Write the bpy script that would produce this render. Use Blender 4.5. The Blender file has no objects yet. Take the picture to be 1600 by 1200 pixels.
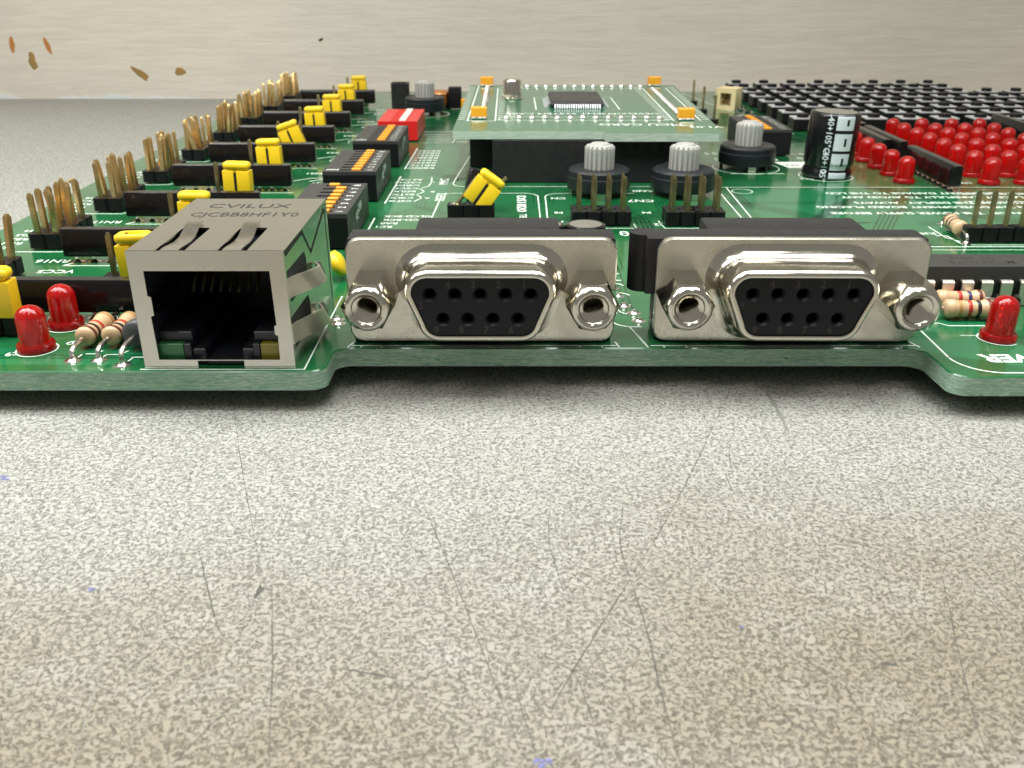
import bpy, bmesh, math, random
from mathutils import Vector, Matrix, geometry
random.seed(7)
PI = math.pi
S = 0.001                      # everything below is written in millimetres
scn = bpy.context.scene
col = scn.collection

# ------------------------------------------------------------------ camera
PT = 4.8                       # top face of the circuit board above the table
cam = bpy.data.objects.new('camera', bpy.data.cameras.new('camera'))
col.objects.link(cam)
cam.location = (0, 0, (PT + 40.3) * S)
cam.rotation_euler = (PI / 2 - math.atan(0.4535), 0, 0)
cam.data.sensor_width = 36
cam.data.lens = 36 * 1433 / 1600
cam.data.clip_start = 0.002
cam.data.clip_end = 20
cam.data.dof.use_dof = True
cam.data.dof.focus_distance = 0.112
cam.data.dof.aperture_fstop = 90
scn.camera = cam

# ------------------------------------------------------------------ room light
world = bpy.data.worlds.new('World')
scn.world = world
world.use_nodes = True
bg = world.node_tree.nodes['Background']
bg.inputs[0].default_value = (1.0, 0.975, 0.90, 1)
bg.inputs[1].default_value = 0.26

def ceiling_or_fill_lamp(x, y, z, sx, sy, power, color=(1.0, 0.965, 0.88)):
    l = bpy.data.lights.new('ceiling_or_fill_lamp', 'AREA')
    l.shape = 'RECTANGLE'; l.size = sx; l.size_y = sy
    l.energy = power; l.color = color
    o = bpy.data.objects.new('ceiling_or_fill_lamp', l)
    o.location = (x, y, z); col.objects.link(o)
    d = Vector((0 if z > 1 else x, 0.15 if z > 1 else y + 0.02, 0)) - Vector((x, y, z))
    o.rotation_euler = d.to_track_quat('-Z', 'Y').to_euler()
for lx, ly, e in ((-1.15, 0.6, 11), (-0.3, 0.6, 6), (0.55, 0.6, 4), (-0.85, -0.65, 7.5), (0.3, -0.65, 5.5)):
    ceiling_or_fill_lamp(lx, ly, 1.9, 0.22, 0.9, e)
# added unseen fill light low over the board, its falloff dims the near table
ceiling_or_fill_lamp(-0.07, 0.112, 0.165, 0.40, 0.08, 0.92, (0.975, 1.0, 0.985))

vs = scn.view_settings
vs.view_transform = 'Standard'
vs.look = 'None'
vs.exposure = 0.0
vs.gamma = 1.0
vs.use_curve_mapping = False

# ------------------------------------------------------------------ materials
def new_mat(name, color=(.5, .5, .5), rough=.5, metal=0.0, **kw):
    m = bpy.data.materials.new(name); m.use_nodes = True
    b = m.node_tree.nodes['Principled BSDF']
    b.inputs['Base Color'].default_value = (*color, 1)
    b.inputs['Roughness'].default_value = rough
    b.inputs['Metallic'].default_value = metal
    for k, v in kw.items():
        b.inputs[k.replace('_', ' ')].default_value = v
    return m

class NT:
    """tiny node helper"""
    def __init__(s, m):
        s.t = m.node_tree; s.n = s.t.nodes; s.b = s.n['Principled BSDF']
    def add(s, kind, **kw):
        n = s.n.new(kind)
        for k, v in kw.items():
            if isinstance(k, str) and hasattr(n, k): setattr(n, k, v)
        return n
    def l(s, a, b): s.t.links.new(a, b)
    def coord(s, scale=(1, 1, 1), kind='Object', rot=(0, 0, 0)):
        c = s.add('ShaderNodeTexCoord'); mp = s.add('ShaderNodeMapping')
        mp.inputs['Scale'].default_value = scale
        mp.inputs['Rotation'].default_value = rot
        s.l(c.outputs[kind], mp.inputs['Vector']); return mp.outputs[0]
    def noise(s, vec, scale, detail=3, rough=.5, dist=0.0):
        n = s.add('ShaderNodeTexNoise')
        n.inputs['Scale'].default_value = scale; n.inputs['Detail'].default_value = detail
        n.inputs['Roughness'].default_value = rough; n.inputs['Distortion'].default_value = dist
        s.l(vec, n.inputs['Vector']); return n.outputs['Fac']
    def ramp(s, fac, stops):
        r = s.add('ShaderNodeValToRGB'); e = r.color_ramp.elements
        while len(e) < len(stops): e.new(0.5)
        for q, (p, c) in zip(e, stops):
            q.position = p; q.color = (c, c, c, 1) if not isinstance(c, tuple) else (*c, 1)
        s.l(fac, r.inputs[0]); return r.outputs[0]
    def mix(s, fac, a, b, mode='MIX'):
        m = s.add('ShaderNodeMix', data_type='RGBA', blend_type=mode)
        for i, v in ((0, fac), (6, a), (7, b)):
            if isinstance(v, (int, float)): m.inputs[i].default_value = v
            elif isinstance(v, tuple): m.inputs[i].default_value = (*v, 1)
            else: s.l(v, m.inputs[i])
        return m.outputs[2]
    def bump(s, h, strength, dist):
        b = s.add('ShaderNodeBump'); b.inputs['Strength'].default_value = strength
        b.inputs['Distance'].default_value = dist
        s.l(h, b.inputs['Height']); s.l(b.outputs[0], s.b.inputs['Normal'])
    def base(s, c): s.l(c, s.b.inputs['Base Color'])
    def rough(s, c): s.l(c, s.b.inputs['Roughness'])

def rough_var(m, lo, hi, scale, bump=0.0, bscale=None, bdist=2e-5):
    t = NT(m); v = t.coord()
    f = t.noise(v, scale, 4, .6)
    t.rough(t.ramp(f, [(.3, lo), (.7, hi)]))
    if bump: t.bump(t.noise(v, bscale or scale * 2, 3), bump, bdist)
    return m

M = {}
# scratched speckled laminate of the table
m = M['table'] = new_mat('table_laminate', rough=.5, Specular_IOR_Level=.35)
t = NT(m); v = t.coord()
vw = t.coord((1, 1, 1))
n1 = t.noise(v, 2900, 2, .55, .9)
nm = t.noise(v, 1500, 2, .6, .4)
n2 = t.noise(v, 3300, 2, .55, .8)
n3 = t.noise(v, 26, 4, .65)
n5 = t.noise(v, 130, 3, .6)
worm = t.ramp(n1, [(.38, 1.0), (.45, .8), (.52, 0.0)])
mask = t.ramp(nm, [(.34, .6), (.56, 1.0)])
spk = t.mix(1.0, worm, mask, 'MULTIPLY')
spk2 = t.ramp(n2, [(.36, .5), (.46, 0.0)])
# brown hand dirt and painted-in shade on the table front, patches with ragged edges
def grime_shade(cx, cy, rx, ry):
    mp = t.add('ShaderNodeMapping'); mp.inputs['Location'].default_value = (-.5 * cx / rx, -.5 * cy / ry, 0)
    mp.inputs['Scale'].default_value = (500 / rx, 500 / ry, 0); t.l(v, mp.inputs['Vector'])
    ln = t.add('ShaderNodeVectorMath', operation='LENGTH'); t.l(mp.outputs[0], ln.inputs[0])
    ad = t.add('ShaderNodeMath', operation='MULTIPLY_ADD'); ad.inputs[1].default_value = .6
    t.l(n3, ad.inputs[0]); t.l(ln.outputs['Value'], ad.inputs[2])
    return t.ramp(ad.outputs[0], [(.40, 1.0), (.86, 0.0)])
gr = t.mix(1.0, grime_shade(26, 44, 55, 34), grime_shade(-22, 40, 46, 26), 'LIGHTEN')
gr = t.mix(1.0, gr, grime_shade(-4, 26, 70, 26), 'LIGHTEN')
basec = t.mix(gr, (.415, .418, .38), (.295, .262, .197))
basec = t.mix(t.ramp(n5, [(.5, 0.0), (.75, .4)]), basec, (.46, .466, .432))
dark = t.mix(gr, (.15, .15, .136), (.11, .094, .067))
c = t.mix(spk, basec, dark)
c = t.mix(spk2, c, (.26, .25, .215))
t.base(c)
t.rough(t.mix(t.ramp(n5, [(.35, 0.0), (.7, 1.0)]), t.ramp(spk, [(0., .42), (1., .6)]), t.ramp(spk, [(0., .55), (1., .7)])))
inv = t.ramp(spk, [(0., 1.0), (1., 0.0)])
t.bump(inv, .8, 9e-5)

m = M['wall'] = new_mat('wall_paint', (.5, .45, .37), .55)
t = NT(m); v = t.coord((6, 6, 60)); v2 = t.coord()
b1 = t.noise(v, 9, 5, .65, .4); b2 = t.noise(v2, 14, 3)
c = t.mix(t.ramp(b2, [(.3, 0.), (.7, 1.)]), (.79, .725, .62), (.72, .66, .56))
c = t.mix(t.ramp(b1, [(.35, .4), (.6, 0.)]), c, (.60, .54, .45))
t.base(c); t.bump(b1, .5, 5e-4)

m = M['chip_wood'] = new_mat('bare_wood', (.38, .24, .07), .6)
t = NT(m); v = t.coord(); t.base(t.mix(t.ramp(t.noise(v, 400, 4), [(.35, 0.), (.65, 1.)]), (.42, .22, .05), (.27, .2, .075)))
M['chip_orange'] = new_mat('primer', (.5, .2, .04), .6)
M['rim'] = new_mat('chip_rim_highlight', (.86, .80, .69), .6)  # lighter than the wall: painted highlight along the lower edge of each chip
M['white_paint'] = new_mat('old_white_paint', (.72, .745, .75), .55)

m = M['mask'] = new_mat('solder_mask', (.01, .15, .055), .16, Coat_Weight=.35, Coat_Roughness=.06)
t = NT(m); v = t.coord()
f1 = t.noise(v, 55, 3, .55); f2 = t.noise(v, 260, 3)
c = t.mix(t.ramp(f1, [(.35, 0.), (.65, 1.)]), (.007, .10, .030), (.014, .135, .044))
t.base(c); t.rough(t.ramp(f2, [(.3, .13), (.7, .26)])); t.bump(t.noise(v, 900, 2), .05, 3e-5)
m = M['trace'] = new_mat('masked_trace', (.002, .052, .018), .18, Coat_Weight=.3, Coat_Roughness=.08)
m = M['pour'] = new_mat('masked_copper', (.014, .155, .06), .17, Coat_Weight=.35, Coat_Roughness=.06)

m = M['edge'] = new_mat('fibreglass_edge', (.2, .4, .3), .6)
t = NT(m); v = t.coord((60, 60, 900)); v2 = t.coord((260, 260, 2200)); v3 = t.coord()
g1 = t.noise(v, 6, 4, .7, .3); g2 = t.noise(v2, 4, 3, .6)
c = t.mix(t.ramp(g1, [(.3, 0.), (.62, 1.)]), (.10, .25, .155), (.31, .46, .355))
c = t.mix(t.ramp(g2, [(.5, 0.), (.68, .75)]), c, (.60, .67, .57))
c = t.mix(t.ramp(t.noise(v3, 45, 2), [(.45, 0.), (.75, .6)]), c, (.05, .20, .10))
t.base(c); t.bump(g2, .5, 1.2e-4)
m = M['card_edge'] = new_mat('card_edge', (.42, .52, .43), .5)
t = NT(m); v = t.coord((60, 60, 900))
t.base(t.mix(t.ramp(t.noise(v, 6, 4, .7), [(.35, 0.), (.65, 1.)]), (.27, .38, .29), (.52, .58, .5)))
m = M['card_mask'] = new_mat('card_solder_mask', (.022, .135, .065), .2, Coat_Weight=.3, Coat_Roughness=.1)

M['silk'] = rough_var(new_mat('silkscreen_ink', (.74, .80, .73), .5), .4, .6, 400)
M['nickel'] = rough_var(new_mat('nickel_plating', (.64, .605, .525), .2, 1.0), .08, .22, 260, .12, 900, 3e-5)
m = M['nickel_rough'] = new_mat('nickel_flange', (.64, .59, .485), .3, 1.0)
t = NT(m); v = t.coord()
w1 = t.noise(v, 170, 4, .65); w2 = t.noise(v, 2600, 2)
t.rough(t.ramp(w1, [(.3, .2), (.7, .38)]))
t.base(t.mix(t.ramp(t.noise(v, 90, 5, .7), [(.42, 0.), (.72, 1.)]), (.65, .62, .54), (.48, .45, .375)))
t.bump(w2, .22, 3e-5)
m = M['tin'] = new_mat('tin_shell', (.60, .575, .52), .24, 1.0)
t = NT(m); v = t.coord(); w1 = t.noise(v, 210, 4, .65)
t.rough(t.ramp(w1, [(.3, .13), (.7, .27)])); t.bump(t.noise(v, 90, 2), .05, 1.2e-4)
M['spring'] = rough_var(new_mat('spring_metal', (.78, .735, .64), .42, 1.0), .36, .5, 300)
M['steel'] = rough_var(new_mat('steel', (.72, .71, .69), .25, 1.0), .15, .35, 500)
M['plate'] = rough_var(new_mat('switch_plate', (.70, .70, .73), .38, .5), .3, .5, 500)
M['solder'] = rough_var(new_mat('solder', (.82, .81, .77), .2, 1.0), .1, .3, 900, .4, 1500, 1e-4)
m = M['gold'] = new_mat('tarnished_gold', (.6, .43, .18), .35, 1.0)
t = NT(m); v = t.coord((1, 1, .35)); w1 = t.noise(v, 700, 4, .65)
t.base(t.mix(t.ramp(w1, [(.35, 0.), (.62, 1.)]), (.88, .67, .34), (.46, .30, .12)))
t.rough(t.ramp(w1, [(.3, .22), (.7, .5)]))
m = M['brass'] = new_mat('dull_brass', (.47, .41, .22), .33, 1.0)
t = NT(m); v = t.coord((1, 1, .35)); w1 = t.noise(v, 800, 4, .65)
t.base(t.mix(t.ramp(w1, [(.35, 0.), (.62, 1.)]), (.58, .5, .28), (.30, .25, .12)))
M['black'] = rough_var(new_mat('black_plastic', (.007, .007, .008), .42, Specular_IOR_Level=.25), .32, .5, 600, .1, 1800, 3e-5)
M['black_soft'] = rough_var(new_mat('black_housing', (.012, .012, .0125), .5, Specular_IOR_Level=.4), .4, .6, 600, .15, 2200, 3e-5)
M['black_insert'] = rough_var(new_mat('black_insert', (.008, .009, .012), .4, Specular_IOR_Level=.25), .3, .5, 800, .15, 2600, 2e-5)
M['jack_insert'] = rough_var(new_mat('jack_insert', (.016, .018, .024), .38), .3, .46, 800)
M['epoxy'] = rough_var(new_mat('black_epoxy', (.007, .006, .006), .12, Specular_IOR_Level=.3), .06, .2, 300, .35, 380, 2e-4)
M['pot_body'] = rough_var(new_mat('charcoal_plastic', (.014, .016, .019), .4, Specular_IOR_Level=.35), .3, .5, 500)
M['chip'] = rough_var(new_mat('chip_package', (.034, .033, .032), .5), .4, .6, 900, .2, 2500, 2e-5)
M['dip_top'] = rough_var(new_mat('switch_top', (.035, .033, .033), .45), .38, .55, 900)
M['slot'] = new_mat('slot_dark', (.004, .004, .004), .7)
M['yellow'] = rough_var(new_mat('yellow_plastic', (.90, .60, .018), .35, Subsurface_Weight=.12, Subsurface_Radius=(.0006, .0004, .0001)), .28, .45, 500, .15, 900, 6e-5)
M['orange'] = new_mat('orange_slider', (.83, .33, .015), .4)
M['tantalum'] = new_mat('tantalum_body', (.83, .36, .02), .35)
M['red_plastic'] = rough_var(new_mat('red_plastic', (.62, .013, .012), .35), .28, .45, 500)
M['cream'] = new_mat('cream_nylon', (.78, .64, .36), .45, Subsurface_Weight=.1, Subsurface_Radius=(.001, .0008, .0004))
M['grey_knob'] = rough_var(new_mat('grey_knob', (.40, .395, .37), .5), .42, .6, 700)
M['white_plastic'] = new_mat('white_plastic', (.80, .77, .70), .4)
M['beige'] = rough_var(new_mat('resistor_coat', (.60, .40, .235), .28), .2, .36, 600, .2, 500, 1e-4)
M['band_red'] = new_mat('band_red', (.45, .03, .02), .3)
M['band_brown'] = new_mat('band_brown', (.13, .032, .018), .3)
M['band_black'] = new_mat('band_black', (.012, .012, .016), .3)
M['band_gold'] = new_mat('band_gold', (.42, .24, .08), .35)
M['band_violet'] = new_mat('band_violet', (.05, .03, .09), .3)
M['lead'] = rough_var(new_mat('tinned_lead', (.80, .77, .70), .22, 1.0), .14, .3, 900)
M['led'] = new_mat('red_epoxy', (1.0, .016, .014), .035, Transmission_Weight=.66, IOR=1.5, Subsurface_Weight=1.0, Subsurface_Radius=(.004, .0002, .0002), Subsurface_Scale=1.0)
M['led_frame'] = new_mat('led_frame', (1.0, .5, .25), .3, .1)
M['sleeve'] = rough_var(new_mat('black_sleeve', (.008, .008, .009), .2), .12, .28, 300)
M['sleeve_white'] = new_mat('sleeve_print', (.58, .63, .66), .3)
M['ferrite'] = rough_var(new_mat('ferrite', (.055, .058, .06), .5), .4, .62, 900)
M['copper'] = new_mat('copper_wire', (.80, .36, .16), .3, 1.0)
M['green_window'] = new_mat('green_window', (.03, .16, .05), .25)
M['yellow_window'] = new_mat('yellow_window', (.22, .19, .02), .25)
def broken(m, scale, lo, hi):
    t = NT(m); v = t.coord()
    t.l(t.ramp(t.noise(v, scale, 3, .6), [(lo, 0.0), (hi, 1.0)]), t.b.inputs['Alpha']); return m
M['scratch'] = broken(new_mat('scratch', (.10, .098, .085), .35), 900, .33, .5)
M['gouge'] = new_mat('gouge', (.20, .20, .18), .5)
M['scratch_light'] = broken(new_mat('scuff', (.24, .235, .205), .4), 700, .32, .5)
M['ink'] = broken(new_mat('ink_mark', (.17, .18, .42), .6), 2500, .38, .6)
M['stamp'] = new_mat('stamped_mark', (.022, .02, .018), .6)
M['emboss'] = new_mat('embossed_mark', (.022, .022, .024), .3)
M['rubber'] = new_mat('rubber', (.02, .02, .02), .8)

# ------------------------------------------------------------------ mesh helpers
def finish(bm, name, mats, smooth=35):
    bmesh.ops.remove_doubles(bm, verts=bm.verts, dist=1e-4)
    bmesh.ops.recalc_face_normals(bm, faces=bm.faces)
    me = bpy.data.meshes.new(name)
    for v in bm.verts: v.co *= S
    bm.to_mesh(me); bm.free()
    for mm in (mats if isinstance(mats, (list, tuple)) else [mats]):
        me.materials.append(M[mm])
    if smooth:
        me.polygons.foreach_set('use_smooth', [True] * len(me.polygons))
        me.set_sharp_from_angle(angle=math.radians(smooth))
    return me

def link(name, me, parent=None, loc=(0, 0, 0), rot=(0, 0, 0)):
    o = bpy.data.objects.new(name, me)
    o.location = Vector(loc) * S; o.rotation_euler = rot
    col.objects.link(o)
    if parent is not None: o.parent = parent
    return o

def empty(name, loc=(0, 0, 0), parent=None, rot=(0, 0, 0)):
    return link(name, None, parent, loc, rot)

def tag(o, label=None, cat=None, group=None, kind=None):
    if label: o['label'] = label
    if cat: o['category'] = cat
    if group: o['group'] = group
    if kind: o['kind'] = kind
    return o

def box(bm, x0, x1, y0, y1, z0, z1, bev=0, seg=1, mi=0, mat=None):
    b2 = bmesh.new()
    bmesh.ops.create_cube(b2, size=1)
    for v in b2.verts:
        v.co = Vector(((x0 + x1) / 2 + v.co.x * (x1 - x0), (y0 + y1) / 2 + v.co.y * (y1 - y0), (z0 + z1) / 2 + v.co.z * (z1 - z0)))
    if bev: bmesh.ops.bevel(b2, geom=list(b2.edges), offset=bev, segments=seg, affect='EDGES', profile=.6)
    merge(bm, b2, mi, mat)

def merge(bm, b2, mi=0, mat=None):
    if mat is not None: b2.transform(mat)
    vm = {}
    for v in b2.verts: vm[v] = bm.verts.new(v.co)
    for f in b2.faces:
        try:
            nf = bm.faces.new([vm[v] for v in f.verts]); nf.material_index = mi
        except ValueError: pass
    b2.free()

def loft(bm, rings, closed=True, cap0=True, cap1=True, mi=0):
    """rings: list of lists of points"""
    vr = [[bm.verts.new(p) for p in r] for r in rings]
    n = len(vr[0])
    for a, b in zip(vr, vr[1:]):
        for i in range(n if closed else n - 1):
            j = (i + 1) % n
            f = bm.faces.new((a[i], a[j], b[j], b[i])); f.material_index = mi
    if cap0: bm.faces.new(vr[0][::-1]).material_index = mi
    if cap1: bm.faces.new(vr[-1]).material_index = mi
    return vr

def lathe(bm, prof, n=20, mi=0, cap0=True, cap1=True, mat=None):
    """prof: list of (r, z) about z"""
    rings = []
    for r, z in prof:
        ring = []
        for i in range(n):
            p = Vector((r * math.cos(2 * PI * i / n), r * math.sin(2 * PI * i / n), z))
            ring.append(mat @ p if mat is not None else p)
        rings.append(ring)
    loft(bm, rings, True, cap0, cap1, mi)

def tube(bm, pts, r, n=8, mi=0):
    pts = [Vector(p) for p in pts]; rings = []
    up = Vector((0, 0, 1))
    for i, p in enumerate(pts):
        d = (pts[min(i + 1, len(pts) - 1)] - pts[max(i - 1, 0)]).normalized()
        a = d.cross(up)
        if a.length < 1e-3: a = d.cross(Vector((1, 0, 0)))
        a.normalize(); b = d.cross(a).normalized()
        rr = r[i] if isinstance(r, (list, tuple)) else r
        rings.append([p + a * rr * math.cos(2 * PI * k / n) + b * rr * math.sin(2 * PI * k / n) for k in range(n)])
    loft(bm, rings, True, True, True, mi)

def smooth_path(pts, sub=5):
    pts = [Vector(p) for p in pts]; out = []
    for i in range(len(pts) - 1):
        p0 = pts[max(i - 1, 0)]; p1 = pts[i]; p2 = pts[i + 1]; p3 = pts[min(i + 2, len(pts) - 1)]
        for k in range(sub):
            u = k / sub
            out.append(.5 * ((2 * p1) + (p2 - p0) * u + (2 * p0 - 5 * p1 + 4 * p2 - p3) * u * u + (3 * p1 - p0 - 3 * p2 + p3) * u ** 3))
    out.append(pts[-1]); return out

def prism(bm, poly, z0, z1, mi=0, mi_side=None, mat=None):
    f = (lambda p: mat @ Vector(p)) if mat is not None else Vector
    a = [bm.verts.new(f((x, y, z0))) for x, y in poly]; b = [bm.verts.new(f((x, y, z1))) for x, y in poly]
    n = len(poly)
    bm.faces.new(a[::-1]).material_index = mi; bm.faces.new(b).material_index = mi
    for i in range(n):
        j = (i + 1) % n
        bm.faces.new((a[i], a[j], b[j], b[i])).material_index = mi if mi_side is None else mi_side

def plate_holes(bm, outline, holes, fn, d, mi=0):
    """flat plate with holes; fn(u, v, w) places a point, w from 0 to d"""
    pts = []; edges = []
    for loop in [outline] + holes:
        s = len(pts); n = len(loop)
        pts += [Vector((p[0], p[1])) for p in loop]
        edges += [(s + i, s + (i + 1) % n) for i in range(n)]
    vv, ee, ff, _, _, _ = geometry.delaunay_2d_cdt(pts, edges, [], 0, 1e-6)
    def inside(p, loop):
        c = False; n = len(loop)
        for i in range(n):
            (xa, ya), (xb, yb) = loop[i][:2], loop[i - 1][:2]
            if (ya > p.y) != (yb > p.y) and p.x < (xb - xa) * (p.y - ya) / (yb - ya) + xa: c = not c
        return c
    def keep(f):
        p = sum((vv[i] for i in f), Vector((0, 0))) / len(f)
        return inside(p, outline) and not any(inside(p, h) for h in holes)
    ff = [f for f in ff if keep(f)]
    for w in (0, d):
        vs_ = [bm.verts.new(fn(p.x, p.y, w)) for p in vv]
        for f in ff:
            bm.faces.new([vs_[i] for i in f]).material_index = mi
    for loop in [outline] + holes:
        n = len(loop)
        a = [bm.verts.new(fn(p[0], p[1], 0)) for p in loop]; b = [bm.verts.new(fn(p[0], p[1], d)) for p in loop]
        for i in range(n):
            j = (i + 1) % n
            bm.faces.new((a[i], a[j], b[j], b[i])).material_index = mi

def rrect(x0, x1, y0, y1, r, n=5):
    out = []
    for cx, cy, a0 in ((x1 - r, y1 - r, 0), (x0 + r, y1 - r, PI / 2), (x0 + r, y0 + r, PI), (x1 - r, y0 + r, 1.5 * PI)):
        for k in range(n + 1):
            a = a0 + PI / 2 * k / n
            out.append((cx + r * math.cos(a), cy + r * math.sin(a)))
    return out

def circ(cx, cy, r, n=16):
    return [(cx + r * math.cos(2 * PI * i / n), cy + r * math.sin(2 * PI * i / n)) for i in range(n)]

def text_mesh(s, size, mat, bold=0.0, align='CENTER', extrude=0.0):
    cu = bpy.data.curves.new('txt', 'FONT'); cu.body = s; cu.size = size
    cu.align_x = align; cu.align_y = 'CENTER'; cu.resolution_u = 2; cu.offset = bold; cu.extrude = extrude
    ob = bpy.data.objects.new('txt', cu); col.objects.link(ob)
    dg = bpy.context.evaluated_depsgraph_get()
    me = bpy.data.meshes.new_from_object(ob.evaluated_get(dg))
    bpy.data.objects.remove(ob); bpy.data.curves.remove(cu)
    me.transform(Matrix.Scale(S, 4)); me.materials.clear(); me.materials.append(M[mat])
    return me

def strip(bm, pts, w, z, mi=0, closed=False):
    """flat ribbon along a path in the xy plane"""
    pts = [Vector((p[0], p[1], 0)) for p in pts]
    if closed: pts = pts + [pts[0], pts[1]]
    prev = None
    L = []
    for i, p in enumerate(pts):
        d = pts[min(i + 1, len(pts) - 1)] - pts[max(i - 1, 0)]
        if d.length < 1e-9: d = Vector((1, 0, 0))
        d.normalize(); nrm = Vector((-d.y, d.x, 0))
        ww = w(i / (len(pts) - 1)) if callable(w) else w
        L.append((bm.verts.new(p + nrm * ww / 2 + Vector((0, 0, z))), bm.verts.new(p - nrm * ww / 2 + Vector((0, 0, z)))))
    for a, b in zip(L, L[1:]):
        bm.faces.new((a[0], a[1], b[1], b[0])).material_index = mi

# ------------------------------------------------------------------ table and wall
WY = 361
bm = bmesh.new(); prism(bm, [(-900, -500), (900, -500), (900, WY), (-900, WY)], -25, 0)
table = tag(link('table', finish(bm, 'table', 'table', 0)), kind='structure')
bm = bmesh.new(); box(bm, -900, 900, WY, WY + 30, -25, 260)
wall = tag(link('wall', finish(bm, 'wall', 'wall', 0)), kind='structure')

def blob(cx, cz, rx, rz, seed, tilt=0, n=16, jag=.3):
    rr = random.Random(seed); ph = [rr.uniform(0, 6.28) for _ in range(4)]
    out = []
    for i in range(n):
        a = 2 * PI * i / n
        k = 1 + jag * (.5 * math.sin(2 * a + ph[0]) + .4 * math.sin(3 * a + ph[1]) + .35 * math.sin(5 * a + ph[2])) + rr.uniform(-.07, .07)
        x, z = rx * k * math.cos(a), rz * k * math.sin(a)
        out.append((cx + x * math.cos(tilt) - z * math.sin(tilt), cz + x * math.sin(tilt) + z * math.cos(tilt)))
    return out
onwall = Matrix(((1, 0, 0, 0), (0, 0, 1, WY), (0, 1, 0, 0), (0, 0, 0, 1)))
for i, (x, z, rx, rz, tl, mt) in enumerate([(-178.7, 13.4, 1.6, 3.0, .2, 'chip_wood'), (-139.3, 9.1, 3.3, 1.5, -.7, 'chip_wood'), (-124.2, 9.8, 2.0, 1.5, -.4, 'chip_wood'),
                                            (-70.6, 21.0, 1.1, .45, .3, 'stamp')]):
    bm = bmesh.new(); prism(bm, blob(x, z, rx, rz, 20 + i, tl), -.06, .1, mat=onwall)
    pc = link('paint_chip', finish(bm, 'paint_chip', mt, 0), wall)
    bm = bmesh.new(); prism(bm, blob(x - .12, z - .15, rx * 1.13, rz * 1.15, 20 + i, tl), -.03, .1, mat=onwall)
    link('chip_edge_highlight', finish(bm, 'chip_edge_highlight', 'rim', 0), pc)
for cx, cz, flip in ((-185.2, 19.3, 1), (-173.2, 18.9, -1)):
    pts = []
    for k in range(9):
        a = -1.1 + 2.2 * k / 8
        pts.append((cx - 1.6 * math.cos(a) + 1.0 + (k * .22 if flip < 0 else k * -.05), cz + 3.4 * math.sin(a) * -1))
    inner = [(x + (2.0 if 0 < i < 8 else .1) * (1 - abs(i - 4) / 6), z) for i, (x, z) in enumerate(pts)]
    bm = bmesh.new(); prism(bm, pts + inner[::-1], -.06, .1, mat=onwall)
    link('paint_chip', finish(bm, 'paint_chip', 'chip_orange', 0), wall)
# white paint left along the joint of wall and table
rr = random.Random(3)
for x0, x1, hmax in ((-330, -206, .9), (-197, -186, 1.6), (-172, -158, 1.7), (-158, -143, 2.2), (-143, -118, 1.1)):
    n = max(8, int((x1 - x0) / 1.6)); up = []
    for i in range(n + 1):
        up.append((x0 + (x1 - x0) * i / n, .15 + hmax * rr.uniform(.15, 1) * math.sin(PI * (i + .4) / (n + .8))))
    bm = bmesh.new(); prism(bm, [(x1, .02), (x0, .02)] + up, -.35, .1, mat=onwall)
    link('paint_smear', finish(bm, 'paint_smear', 'white_paint', 0), wall)

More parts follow.
